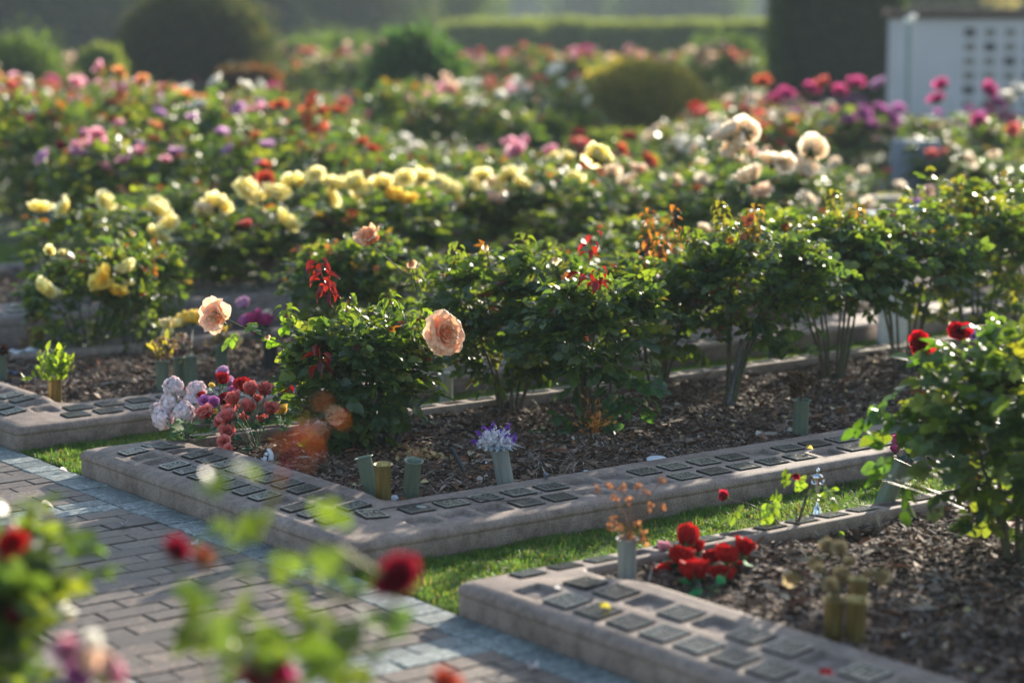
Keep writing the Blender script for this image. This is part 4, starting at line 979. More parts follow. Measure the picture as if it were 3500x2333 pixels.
# ------------------------------------------------------------------ hero bushes of the centre bed
def red_shoot(t, pts, n, seed, size=.050, col=(.095, .007, .011), name='young_shoot'):
    g = np.random.default_rng(seed); a = Acc(); P = np.array(pts, float); tube(a, bez(P[0], P[1], P[2], 8), np.linspace(.003, .0015, 8), 6, (.16, .03, .025))
    f = np.linspace(.3, 1, n); q = np.array([bez(P[0], P[1], P[2], 21)[int(x * 20)] for x in f]); az = np.arange(n) * 2.4
    d = np.stack([np.cos(az), np.sin(az) * .7, g.uniform(-1.1, .15, n)], 1)
    off = d * np.array([.018, .018, .0]) + np.array([0, 0, .006])
    place(a, leaf_tpl(6, 3, .34, .55, .45), q + off, d, np.tile([0, 0, 1.], (n, 1)) + d * .3 + g.normal(0, .2, (n, 3)), size * g.uniform(.7, 1.15, n), np.array(col) * g.uniform(.55, 1.25, (n, 1)))
    a.obj(name, M_leaf, t, label='new shoot with dark red leaves' if col[1] < .03 else ('young bronze orange shoot' if col[0] > col[1] * 1.2 else 'young green shoot'))
def spent(t, p, s, seed, col='blush', down=True):
    k = ('spent', col, seed % 3)
    if k not in BLOOM:
        c = [tuple(x * f for x, f in zip(cc, (.9, .85, .75))) for cc in PAL[col]]
        BLOOM[k] = rose(.045, .12, 3, *c, seed=seed + 9, ns=5, nt_=5, ragged=.9).mesh('spent_bloom', M_petal)
    o = ob('spent_bloom', BLOOM[k], t, loc=p, scale=s / .09); o.rotation_euler = (R(165 if down else 70), R(seed * 13 % 30 - 15), seed)
    o['label'] = 'withered hanging bloom'
def local(t, p): return tuple(np.array(p) - np.array(t.location))
def bushobj(name, label, xy, st, fo, group=None, rz=0):
    t = thing(name, label, 'rose bush', (xy[0], xy[1], .03), 0, group)
    a = st.obj('stems', M_stem, t); b = fo.obj('foliage', M_leaf, t); a.rotation_euler.z = b.rotation_euler.z = rz; return t
def stalk(t, p0, p1, r=.0026, col=(.07, .09, .03)):
    a = Acc(); p0 = np.array(p0); p1 = np.array(p1); tube(a, bez(p0, p0 * .4 + p1 * .6 + np.array([0, 0, -.012]), p1, 8), np.linspace(r * 1.3, r, 8), 6, col); a.obj('flower_stalk', M_stem, t)

# first bush: dense and rounded
c1 = G(1235, 1575, .03)
st, fo, T = make_bush(11, .30, .26, .10, .58, 230, 4, .043, L_HI, 6, 5, .012, lean=(-.025, 0), fill=.5)
t1 = bushobj('rose_bush', 'sharp green rose bush with two big peach roses and a dark red shoot', c1, st, fo)
PE = ((.90, .27, .08), (.92, .44, .20), (.93, .68, .46))
def herobloom(t, me, px, py, Y, size, d, roll, label, frm):
    p = at(px, py, Y); o = ob('bloom', me, t, loc=local(t, p), scale=size); toward(o, d, roll); o['label'] = label
    dd = Vector(d).normalized() * size * .014
    stalk(t, local(t, frm), tuple(np.array(local(t, p)) - np.array(dd)))
hb1 = rose(.066, .86, 9, *PE, seed=204, ns=9, nt_=9, ragged=.06).mesh('bloom', M_hero)
hb2 = rose(.062, .72, 5, (.90, .44, .10), (.92, .58, .34), (.93, .74, .58), seed=91, ns=7, nt_=8, ragged=.62).mesh('bloom', M_hero)
herobloom(t1, hb1, 1512, 1145, c1[1] - .10, 1.22, (.55, -.68, .28), 1.2, 'large open peach rose facing right', at(1395, 1245, c1[1] - .05))
herobloom(t1, hb2, 752, 1082, c1[1] - .12, 1.2, (-.5, -.75, .1), .3, 'ragged pale peach rose on a long stem at left', at(970, 1175, c1[1] - .05))
red_shoot(t1, [local(t1, at(1135, 1050, c1[1])), local(t1, at(1115, 990, c1[1])), local(t1, at(1085, 888, c1[1]))], 22, 5)
red_shoot(t1, [local(t1, at(1100, 1290, c1[1] - .27)), local(t1, at(1092, 1250, c1[1] - .28)), local(t1, at(1093, 1180, c1[1] - .28))], 8, 6, .05)
spent(t1, local(t1, at(1420, 1225, c1[1] - .1)), .055, 4, 'cream'); spent(t1, local(t1, at(1395, 1275, c1[1] - .1)), .05, 8, 'cream'); spent(t1, local(t1, at(913, 1145, c1[1] - .1)), .04, 2, 'blush')
# outlying leaves on the long stem
a = Acc(); gg = np.random.default_rng(8)
LPp = np.array([local(t1, at(x, y, c1[1] - .08)) for x, y in ((820, 1135), (870, 1100), (905, 1150), (880, 1165), (950, 1105), (1330, 1200), (1370, 1260), (980, 1190), (1440, 1215))])
compound(a, L_HI, LPp, gg.normal(0, 1, (9, 3)) + [-.3, -.2, .1], gg, np.full(9, .04), None, lambda n: np.tile([.07, .15, .025], (n, 1)))
a.obj('stem_leaves', M_leaf, t1)
# stump with rough bark at its foot
a = Acc(); q = np.array(local(t1, G(1330, 1555, .03)))
for i, (p1, r_) in enumerate((((.0, 0, .10), .035), ((-.06, .02, .07), .03), ((.09, .03, .15), .022), ((.16, .06, .24), .012), ((-.12, 0, .12), .022))):
    P = bez(q - [0, 0, .04], q + np.array(p1) * [.3, .3, .5], q + np.array(p1), 7); P[1:-1] += gg.normal(0, .005, (5, 3)); tube(a, P, np.linspace(r_, r_ * .6, 7) * gg.uniform(.85, 1.2, 7), 9, (.07, .055, .045))
a.obj('stump', M_stem, t1)

# second bush: a little tree with a bare stem and drooping branches at right
c2 = G(2000, 1512, .03)
st, fo, T = make_bush(23, .28, .26, .26, .73, 165, 4, .044, L_HI, 5, 3, .02, trunk=.30, fill=.4)
tube(st, bez((.0, 0, .0), (.0, .03, .15), (-.03, .02, .34), 8), np.linspace(.012, .009, 8), 7, (.09, .085, .05))
gg = np.random.default_rng(3)
tube(st, bez((.04, .03, .0), (.13, .02, .17), (.10, .0, .34), 8), np.linspace(.008, .005, 8), 7, (.08, .06, .045))
lowb = [((.02, 0, .22), (.15, -.02, .24), (.25, -.05, .14)), ((.02, 0, .25), (.18, -.02, .28), (.29, .0, .22)), ((.0, 0, .14), (-.08, -.02, .12), (-.14, -.03, .05)), ((.02, 0, .12), (.07, -.02, .1), (.10, -.04, .09))]
for P in lowb:
    Q = bez(*P, 7); tube(st, Q, .0028, 5, (.07, .08, .035)); m_ = 9; pts = Q[np.linspace(2, 6, m_).astype(int)] + gg.normal(0, .012, (m_, 3))
    compound(fo, L_HI, pts, gg.normal(0, 1, (m_, 3)) + [.5, -.2, -.5], gg, np.full(m_, .047), None, lambda n: np.tile([.03, .085, .03], (n, 1)))
t2 = bushobj('rose_bush', 'rose bush on a bare stem with crimson shoots on top, centre of the photo', c2, st, fo)
red_shoot(t2, [local(t2, at(2015, 900, c2[1])), local(t2, at(2012, 860, c2[1])), local(t2, at(2028, 795, c2[1]))], 9, 15, .042, (.11, .007, .010))
red_shoot(t2, [local(t2, at(2055, 990, c2[1] - .2)), local(t2, at(2030, 960, c2[1] - .2)), local(t2, at(1990, 940, c2[1] - .2))], 10, 16, .05, (.12, .006, .010))
red_shoot(t2, [local(t2, at(2035, 985, c2[1] - .15)), local(t2, at(2060, 960, c2[1] - .15)), local(t2, at(2045, 915, c2[1] - .15))], 6, 17, .036, (.11, .008, .009))

# third: broad dark bush between and behind the first two
c3 = G(1740, 1432, .03)
st, fo, T = make_bush(31, .38, .30, .12, .72, 250, 4, .044, L_HI, 6, 5, .03, fill=.45)
t3 = bushobj('rose_bush', 'broad green rose bush with withered cream blooms behind and between the two front bushes', c3, st, fo)
for i, (px, py, s_) in enumerate(((1405, 890, .075), (1655, 960, .06), (1660, 835, .07), (1515, 935, .04), (1900, 880, .055))): 
    spent(t3, local(t3, at(px, py, c3[1] - .12)), s_, i + 2, ('peach', 'cream', 'cream', 'blush', 'cream')[i]); stalk(t3, local(t3, at(px + 20, py + 110, c3[1] - .05)), local(t3, at(px, py - 6, c3[1] - .12)))
hb3 = rose(.058, .46, 7, *PE, seed=12, ns=6, nt_=6, ragged=.2).mesh('bloom', M_hero)
herobloom(t3, hb3, 1270, 828, c3[1] - .1, 1.25, (-.3, -.35, .7), .4, 'peach rose tilted away above the bush', at(1420, 960, c3[1]))

def cbush(px, py, seed, rx, ry, z0, z1, nt, label, lean=(0, 0), canes=6, shoots=6, red=.03, trunk=0., warm=0.):
    c = G(px, py, .03); st, fo, T = make_bush(seed, rx, ry, z0, z1, nt, 4, .043, L_MID, canes, shoots, red, lean=lean, trunk=trunk, warm=warm)
    return bushobj('rose_bush', label, c, st, fo), c, T
t4, c4, _ = cbush(2240, 1370, 41, .27, .28, .16, .66, 130, 'slim rose bush with bronze orange upright shoots right of the bare stemmed bush', shoots=3)
for i, (a0, a1) in enumerate((((2200, 960), (2215, 715)), ((2310, 1000), (2300, 705)), ((2255, 950), (2250, 800)))):
    red_shoot(t4, [local(t4, at(*a0, c4[1])), local(t4, at((a0[0] + a1[0]) / 2 + 6, (a0[1] + a1[1]) / 2, c4[1])), local(t4, at(*a1, c4[1]))], 20, 40 + i, .032, (.15, .07, .03))
t5, c5, _ = cbush(2490, 1410, 52, .40, .32, .32, .80, 215, 'wide glossy rose bush on a grey leaning stem in the centre bed', lean=(.12, .06), trunk=.2)
a = Acc(); tube(a, bez((-.03, -.03, -.03), (.02, 0, .1), (.06, .02, .34), 8) , np.linspace(.016, .011, 8), 9, (.12, .11, .11)); a.obj('grey_stem', M_stem, t5)
t6, c6, _ = cbush(2850, 1330, 63, .40, .34, .38, .84, 200, 'rose bush with many bare lower canes at the right of the centre bed', canes=9)
spent(t6, local(t6, at(2940, 800, c6[1] - .1)), .085, 5, 'blush')
t7, c7, _ = cbush(3090, 1300, 74, .40, .34, .36, .80, 160, 'rose bush left of the two dark red roses, seen through to lit grass', canes=7)
t8, c8, _ = cbush(3330, 1240, 85, .44, .36, .22, .97, 200, 'tall rose bush with yellow bronze young growth at the right edge', shoots=14, red=.0, warm=.9)
for i, (a0, a1) in enumerate((((3250, 820), (3270, 600)), ((3330, 850), (3300, 690)), ((3160, 880), (3190, 760)), ((3390, 860), (3385, 720)), ((3230, 900), (3230, 720)))):
    red_shoot(t8, [local(t8, at(*a0, c8[1])), local(t8, at((a0[0] + a1[0]) / 2 + 10, (a0[1] + a1[1]) / 2, c8[1])), local(t8, at(*a1, c8[1]))], 22, 60 + i, .038, (.14, .11, .025))
t9, c9, _ = cbush(3560, 1180, 96, .42, .36, .25, .90, 180, 'rose bush cut off by the right edge behind the bronze shoots')
t10, c10, _ = cbush(2655, 1215, 97, .30, .28, .34, .80, 80, 'rose bush half hidden between the leaning stem bush and the bare caned bush')

for t_, c_, lst in ((t5, c5, (((2480, 860), (2455, 690)), ((2560, 870), (2580, 700)), ((2390, 900), (2350, 780)))), (t6, c6, (((2850, 850), (2845, 650)), ((2900, 850), (2930, 700)), ((2760, 880), (2740, 740)))), (t7, c7, (((3080, 880), (3075, 760)),)), (t10, c10, (((2650, 840), (2640, 700)),))):
    for i, (a0, a1) in enumerate(lst):
        red_shoot(t_, [local(t_, at(*a0, c_[1])), local(t_, at((a0[0] + a1[0]) / 2 + 8, (a0[1] + a1[1]) / 2, c_[1])), local(t_, at(*a1, c_[1]))], 20, 90 + i, .045, ((.085, .10, .025), (.12, .09, .03), (.07, .11, .03))[i % 3])
for i, (a0, a1) in enumerate((((1560, 980), (1560, 830)), ((1440, 1010), (1420, 900)), ((1800, 950), (1790, 800)), ((1880, 940), (1900, 830)))):
    red_shoot(t3, [local(t3, at(*a0, c3[1])), local(t3, at((a0[0] + a1[0]) / 2 - 8, (a0[1] + a1[1]) / 2, c3[1])), local(t3, at(*a1, c3[1]))], 16, 110 + i, .042, (.075, .12, .03))
for i, (a0, a1) in enumerate((((1340, 1080), (1330, 1000)), ((1180, 1100), (1195, 1010)), ((1000, 1120), (975, 1045)), ((1420, 1130), (1445, 1060)))):
    red_shoot(t1, [local(t1, at(*a0, c1[1])), local(t1, at((a0[0] + a1[0]) / 2 - 6, (a0[1] + a1[1]) / 2, c1[1])), local(t1, at(*a1, c1[1]))], 12, 120 + i, .042, (.07, .125, .03))

# ------------------------------------------------------------------ front bed plants
c = P3(3490, 1930, .03)
st, fo, T = make_bush(111, .40, .42, .14, .76, 240, 4, .047, L_HI, 7, 12, .012)
tf = bushobj('rose_bush', 'big near rose bush at the right edge with two dark red roses', c, st, fo)
for i, (px, py, s_, dr) in enumerate(((3155, 1170, .092, (-.5, -.5, -.25)), (3278, 1138, .075, (-.1, -.7, .5)))):
    herobloom(tf, rose(.05, .55 if i else .75, 6, (.16, .002, .008), (.34, .006, .015), (.44, .010, .02), seed=130 + i, ns=6, nt_=6, ragged=.2).mesh('bloom', M_petal), px, py, c[1] + .35, s_ / .092, dr, .5, 'deep red rose', at(3330, 1330, c[1] + .2))
a = Acc(); gg = np.random.default_rng(9)
LPp = np.array([local(tf, at(x, y, c[1] + .1)) for x, y in ((3050, 1350), (3100, 1330), (3010, 1430), (3060, 1440), (3110, 1480), (3030, 1550), (3080, 1580), (3130, 1550), (3060, 1640), (3010, 1640), (3120, 1650), (3170, 1620), (3200, 1230), (3260, 1210), (3150, 1400), (3230, 1440), (3450, 1110), (3420, 1090))])
compound(a, L_HI, LPp, gg.normal(0, .5, (len(LPp), 3)) + [-.6, -.2, .1], gg, np.full(len(LPp), .060), None, lambda n: np.tile([.04, .10, .025], (n, 1)))
for p in LPp: sprig(a, (p[0] * .2 + .02, p[1] * .3, max(.1, p[2] - .15)), p, .0022, (.06, .07, .03))
a.obj('outer_sprays', M_leaf, tf)
# thin young rose with two small red blooms
c = P3(2700, 1835, .03); t = thing('young_rose', 'spindly young rose with two small red blooms beside the silver trophy', 'rose bush', c)
a = Acc(); fo = Acc(); gg = np.random.default_rng(10); L = lambda x, y, dy=0.: np.array(local(t, at(x, y, c[1] + dy)))
for P, r_ in (((L(2760, 1875), L(2690, 1830), L(2600, 1720)), .009), ((L(2710, 1830), L(2740, 1760), L(2775, 1625)), .006), ((L(2715, 1830), L(2722, 1790), L(2723, 1735)), .004), ((L(2640, 1770), L(2570, 1715), L(2490, 1705)), .0022), ((L(2765, 1640), L(2740, 1640), L(2722, 1628)), .002)):
    tube(a, bez(*P, 8), np.linspace(r_, r_ * .55, 8), 7, (.075, .05, .04))
pts = np.array([L(x, y) for x, y in ((2545, 1715), (2580, 1730), (2620, 1715), (2655, 1700), (2560, 1790), (2700, 1780), (2765, 1785), (2830, 1700), (2850, 1680), (2800, 1690), (2780, 1660), (2690, 1670), (2720, 1690), (2870, 1800), (2880, 1830), (2640, 1800), (2545, 1830), (2600, 1760), (2820, 1650))])
compound(fo, L_HI, pts, gg.normal(0, 1, (len(pts), 3)) + [0, -.2, -.1], gg, np.full(len(pts), .036), None, lambda n: np.array([.10, .18, .03]) * gg.uniform(.7, 1.2, (n, 1)))
a.obj('stems', M_stem, t); fo.obj('foliage', M_leaf, t)
for (px, py, s_, dr) in ((2483, 1697, .9, (-.6, -.3, .3)), (2722, 1618, .7, (-.1, -.4, -.8))):
    o = ob('bloom', rose(.03, .3, 5, (.22, .004, .02), (.40, .01, .04), (.5, .03, .07), seed=140 + px, ns=5, nt_=5).mesh('bloom', M_petal), t, loc=tuple(L(px, py)), scale=s_); toward(o, dr)

# ------------------------------------------------------------------ near side of the path, close to the viewer
def nearbush(x, y, seed, rx, ry, z0, z1, nt, label, blooms, per=3, leaf=.05):
    st, fo, T = make_bush(seed, rx, ry, z0, z1, nt, per, leaf, L_MID, 5, 6, .02, fill=.35, warm=.0)
    t = thing('rose_bush', label, 'rose bush', (x, y, 0)); st.obj('stems', M_stem, t); fo.obj('foliage', M_leaf, t)
    for i, (px, py, Y, cn, s_) in enumerate(blooms):
        p = local(t, at(px, py, Y)); o = ob('bloom', bloom_me(cn, 0, i), t, loc=p, scale=s_ / .10); toward(o, (.2 * i - .3, -.6, .7)); o['label'] = COLWORD[cn] + ' bloom'
        stalk(t, (p[0] * .6, p[1] * .6, p[2] - .25), (p[0], p[1], p[2] - .012), .003, (.14, .12, .04))
    return t
nearbush(-1.26, 4.6, 201, .32, .42, .30, .82, 230, 'very blurred near rose bush in the bottom left corner with pink and red blooms', [(55, 1870, 4.5, 'red', .06), (20, 1950, 4.5, 'vermilion', .05), (60, 2110, 4.4, 'crimson', .04), (220, 2240, 4.0, 'pink', .055), (330, 2275, 4.05, 'blush', .055), (250, 2320, 4.0, 'purple', .055), (300, 2210, 4.1, 'white', .05), (370, 2310, 4.05, 'pink', .05), (280, 2260, 4.0, 'blush', .05)])
nb = nearbush(-.44, 4.05, 202, .24, .24, .36, .82, 19, 'very blurred near rose bush at the bottom centre with crimson blooms', [(1370, 1995, 4.1, 'crimson', .085), (905, 2315, 4.0, 'crimson', .075), (960, 2330, 4.0, 'magenta', .06), (600, 1895, 4.3, 'crimson', .05), (690, 1915, 4.3, 'vermilion', .04), (1500, 2345, 4.2, 'vermilion', .06)], per=3)
for i, (a0, a1, cc) in enumerate((((950, 1660), (1060, 1395), (.14, .042, .022)), ((980, 1560), (1120, 1440), (.15, .035, .025)))):
    red_shoot(nb, [local(nb, at(*a0, 3.6)), local(nb, at((a0[0] + a1[0]) / 2, (a0[1] + a1[1]) / 2, 3.6)), local(nb, at(*a1, 3.6))], 4, 70 + i, .027, cc)
stalk(nb, local(nb, at(900, 1800, 3.95)), local(nb, at(960, 1620, 3.9)), .005, (.35, .26, .06)); stalk(nb, local(nb, at(1150, 1870, 4.1)), local(nb, at(1330, 1970, 4.1)), .006, (.3, .28, .06))
a = Acc(); gg = np.random.default_rng(12)
LPp = np.array([local(nb, at(x, y, 4.0 + gg.uniform(-.2, .2))) for x, y in ((720, 1720), (780, 1760), (850, 1790), (1010, 1830), (1060, 1850), (960, 1760), (830, 1590), (1030, 1700), (980, 2130), (1060, 2080), (1120, 2110), (880, 2100), (760, 2000), (1150, 2250), (620, 2180), (700, 2080), (1000, 1990), (1080, 2180))])
compound(a, L_MID, LPp, gg.normal(0, .8, (len(LPp), 3)), gg, np.full(len(LPp), .04), None, lambda n: np.array([.06, .11, .025]) * gg.uniform(.6, 1.2, (n, 1)))
a.obj('outer_sprays', M_leaf, nb)

# ------------------------------------------------------------------ second bed and the rows behind
ORD = ['first', 'second', 'third', 'fourth', 'fifth', 'sixth', 'seventh', 'eighth', 'ninth', 'tenth', 'eleventh', 'twelfth', 'thirteenth', 'fourteenth', 'fifteenth', 'sixteenth', 'seventeenth', 'eighteenth', 'nineteenth', 'twentieth'] + ['twenty-' + w for w in ('first', 'second', 'third', 'fourth', 'fifth', 'sixth', 'seventh', 'eighth', 'ninth')] + ['thirtieth', 'thirty-first', 'thirty-second', 'thirty-third', 'thirty-fourth', 'thirty-fifth', 'thirty-sixth']
p = G(300, 1212, .03)
put_bush(p[0], p[1], 'mid', 5, 'small upright yellow rose bush with open lower stems in the second bed at left', None, .82, .4, [(145, 1005, 'yellow', .125, p[1] - .35), (365, 965, 'gold', .13, p[1] - .36), (398, 1010, 'gold', .10, p[1] - .38), (165, 862, 'yellow', .05, p[1] - .2), (215, 868, 'yellow', .04, p[1] - .3), (352, 985, 'gold', .09, p[1] - .38)], sz=.68)
p = G(440, 1225, .03)
put_bush(p[0], p[1], 'mid', 2, 'thin twiggy rose bush with one small yellow bloom right of the small upright yellow bush', None, .42, 1.4, [(435, 925, 'yellow', .08, p[1] - .2), (440, 975, 'yellow', .05, p[1] - .2)], sz=.75)

CRM = [(2490, 470, 'cream', .135), (2545, 460, 'cream', .135), (2520, 515, 'cream', .135), (2770, 525, 'cream', .15), (2640, 565, 'cream', .135), (2690, 575, 'cream', .13), (2745, 595, 'cream', .15), (2570, 620, 'cream', .15), (2600, 672, 'blush', .12), (2040, 545, 'yellow', .13), (2060, 555, 'yellow', .1)]
for px_, py_, k_, s_, z_, lab_ in ((525, 1185, 1, .42, .70, 'small dark green bush without blooms left of the vases in the second bed'), (1170, 1250, 3, .62, .85, 'dark green bush right behind the bush with the two peach roses')):
    p = G(px_, py_, .03); put_bush(p[0], p[1], 'mid', k_, lab_, None, s_, .8, sz=z_)
def row(u, v0, v1, dv, kind, rowname, blooms=(), colfn=None, nb=(4, 8), s=(.9, 1.1), zfn=None, seed=0, bs=1.1, shoots=None):
    g = np.random.default_rng(seed); L = []; v = v0
    while v < v1:
        uu = u + g.normal(0, .10); vv = v + g.normal(0, .06); x, y, _ = W(uu, vv); px, py = proj(x, y, .7)
        if -350 < px < 3850: L.append((x, y, px))
        v += dv * g.uniform(.9, 1.1)
    L.sort(key=lambda q: q[2]); asg = {i: [] for i in range(len(L))}
    for bl in blooms: asg[min(range(len(L)), key=lambda i: abs(L[i][2] - bl[0]))].append((*bl, L[min(range(len(L)), key=lambda i: abs(L[i][2] - bl[0]))][1] - .34))
    for i, (x, y, px) in enumerate(L):
        zs, skip = zfn(px, y) if zfn else (1., False)
        if skip: continue
        cols = colfn(px, y, g) if colfn else ()
        own = asg[i]; cw = COLWORD[own[0][2]] if own else (COLWORD[cols[0]] if cols else None)
        label = f"{cw + ' flowered' if cw else 'plain green'} rose bush, {ORD[i]} from left in {rowname}"
        sc = float(g.uniform(*s))
        put_bush(x, y, kind, int(g.integers(6)), label, f"rose bushes in {rowname}", sc, float(g.uniform(0, 6.28)), own, g, int(g.integers(*nb)) if cols else 0, cols, bs=bs * float(g.uniform(.85, 1.15)), sz=sc * zs * float(g.uniform(.87, 1.13)))
row(9.75, 6.45, 13.4, .84, 'mid', 'the row directly behind the centre bed', seed=2, s=(.85, 1.0), zfn=lambda px, y: (.74, 2890 < px < 3210), blooms=CRM,
    colfn=lambda px, y, g: ['cream'] if 2300 < px < 2900 else (), nb=(1, 3))
YEL = [(530, 725, 'yellow', .135), (740, 715, 'yellow', .15), (835, 662, 'yellow', .135), (940, 677, 'yellow', .13), (1005, 640, 'yellow', .14), (1085, 615, 'yellow', .11), (1140, 640, 'yellow', .135), (1220, 637, 'yellow', .13), (1310, 642, 'yellow', .12), (1385, 620, 'yellow', .1), (1440, 615, 'yellow', .125), (1345, 685, 'gold', .135), (1398, 695, 'gold', .1), (970, 772, 'yellow', .145), (1465, 750, 'gold', .12), (525, 820, 'yellow', .13), (592, 778, 'yellow', .10), (1610, 645, 'yellow', .11), (1745, 610, 'yellow', .13), (1650, 612, 'yellow', .10), (1905, 700, 'yellow', .11), (1690, 690, 'blush', .11), (840, 775, 'coral', .07), (1700, 650, 'yellow', .08), (1540, 660, 'yellow', .12), (1570, 700, 'yellow', .10), (1780, 640, 'yellow', .11), (1830, 670, 'cream', .11), (1120, 680, 'yellow', .11), (1250, 660, 'yellow', .12), (890, 690, 'yellow', .10), (1500, 640, 'yellow', .11), (700, 745, 'yellow', .10), (1960, 620, 'yellow', .11), (2090, 600, 'cream', .11), (2180, 590, 'blush', .10), (1420, 655, 'yellow', .12)]
row(11.88, 6.3, 15.8, .74, 'mid', 'the yellow row behind the walk', blooms=YEL, seed=3, s=(1.16, 1.28), zfn=lambda px, y: (.66 if px < 2000 else (.45 if 2850 < px < 3250 else .68), False), colfn=lambda px, y, g: ['cream'] if px > 2200 else ['yellow', 'cream'], nb=(2, 5), bs=1.1)
row(13.3, 7.3, 16, .80, 'mid', 'the row touching the yellow row', seed=4, s=(1.0, 1.12), zfn=lambda px, y: (.78 if px < 1800 else (.5 if 2800 < px < 3250 else .80), False),
    colfn=lambda px, y, g: (['vermilion'] if g.random() < .35 else ()) if px < 2300 else (['cream', 'blush'] if px < 2900 else ['coral']), nb=(2, 4))
def zone(px, y, g):
    if y > 36: return [('magenta', 'pink', 'coral', 'blush', 'white')[g.integers(5)]]
    if px < 950:
        P = ['crimson', 'pink', 'vermilion', 'lilac', 'orange', None] if y < 18 else (['pink', 'pink', 'lilac', 'crimson', 'pink', 'orange', 'coral', 'white', None] if y < 22 else ['pink', 'white', 'magenta', 'lilac', 'coral', 'pink', 'orange'])
    elif px < 1500: P = ['vermilion', 'yellow', 'crimson', 'white', None] if y < 20 else ['coral', 'magenta', 'blush', 'white', None, 'pink']
    elif px < 2100: P = ['coral', 'white', 'pink', None, 'crimson'] if y < 20 else ['peach', 'pink', 'white', 'white', 'magenta', 'blush', 'coral']
    elif px < 2650: P = ['vermilion', 'white', None, 'coral'] if y < 21 else ['coral', 'red', 'cream', 'orange', 'peach']
    else: P = ['red', 'coral', 'lilac', 'vermilion', 'pink'] if y < 21 else ['magenta', 'purple', 'coral', 'magenta', 'white', 'purple']
    c = P[g.integers(len(P))]; c2 = P[g.integers(len(P))]; return ([c, c, c, c2 or c]) if c else ()
def zh(px, y):
    if 2850 < px < 3230: return (.60, y > 18.5)
    yt = 285 if px < 1000 else (330 if px < 1300 else (255 if px < 2300 else 350))
    if 1300 < px < 2350 and y < 22: yt = 440
    if 1000 < px < 2500 and y > 33: yt = 165
    z = (1.9 - y * (yt + (110 if y < 18 else 40)) / 7550.) / 1.10
    return (max(.35, min(1.12, z)), (1650 < px < 2330 and 19.5 < y < 25) or (1900 < px < 2480 and 25 <= y < 31.5) or (620 < px < 1020 and y > 27))
RN = ['mixed row one beyond the yellow roses', 'mixed row two beyond the yellow roses', 'mixed row three beyond the yellow roses', 'mixed row four beyond the yellow roses', 'mixed row five beyond the yellow roses', 'mixed row six beyond the yellow roses', 'mixed row seven beyond the yellow roses', 'mixed row eight beyond the yellow roses', 'mixed row nine beyond the yellow roses', 'the third last blurred row', 'the next to last blurred row', 'the very last blurred row', 'the row right under the far hedge']
for i, (u, vs) in enumerate(((14.9, 7.5), (16.0, 8), (17.3, 8), (18.7, 8.5), (20.3, 9), (22.2, 10), (24.6, 11), (27.4, 12), (30.5, 13), (34, 15), (38, 17), (42.5, 19), (48, 21))):
    row(u, vs, 29, .95 + i * .035, 'far', RN[i], seed=20 + i, s=(.95 + i * .02, 1.15 + i * .03), colfn=zone, nb=(6, 14), bs=1.08 + .035 * i,
        zfn=lambda px, y: (zh(px, y)[0], zh(px, y)[1] or y > 57))

p = at(2985, 600, 22.)
put_bush(p[0], p[1], 'far', 1, 'dark rose bush crowded with purple pink blooms left of the lamp post', None, 1.05, .5, [(2945, 395, 'purple', .16), (2975, 440, 'purple', .17), (3010, 385, 'purple', .16), (3045, 410, 'purple', .17), (2940, 480, 'purple', .15), (3040, 455, 'purple', .16), (2925, 300, 'magenta', .15), (3010, 295, 'lilac', .15), (2990, 500, 'lilac', .14), (2905, 420, 'purple', .14), (3070, 380, 'purple', .12)], sz=.82)
p = at(2780, 560, 22.)
put_bush(p[0], p[1], 'far', 3, 'rose bush with magenta blooms in front of the tall dark hedge block', None, 1.1, 1.5, [(2765, 315, 'magenta', .15), (2815, 290, 'coral', .12), (2870, 325, 'magenta', .13), (2650, 350, 'magenta', .13), (2690, 330, 'magenta', .14), (2570, 360, 'crimson', .14), (2610, 290, 'vermilion', .14)], sz=.85)
p = at(3330, 560, 21.)
put_bush(p[0], p[1], 'far', 4, 'dark rose bush with a few magenta blooms in front of the white wall', None, 1.2, 2.5, [(3205, 350, 'magenta', .13), (3225, 300, 'magenta', .13), (3380, 320, 'magenta', .14), (3400, 360, 'purple', .14), (3440, 345, 'white', .15), (3480, 320, 'white', .15), (3350, 420, 'magenta', .13)], sz=.85)

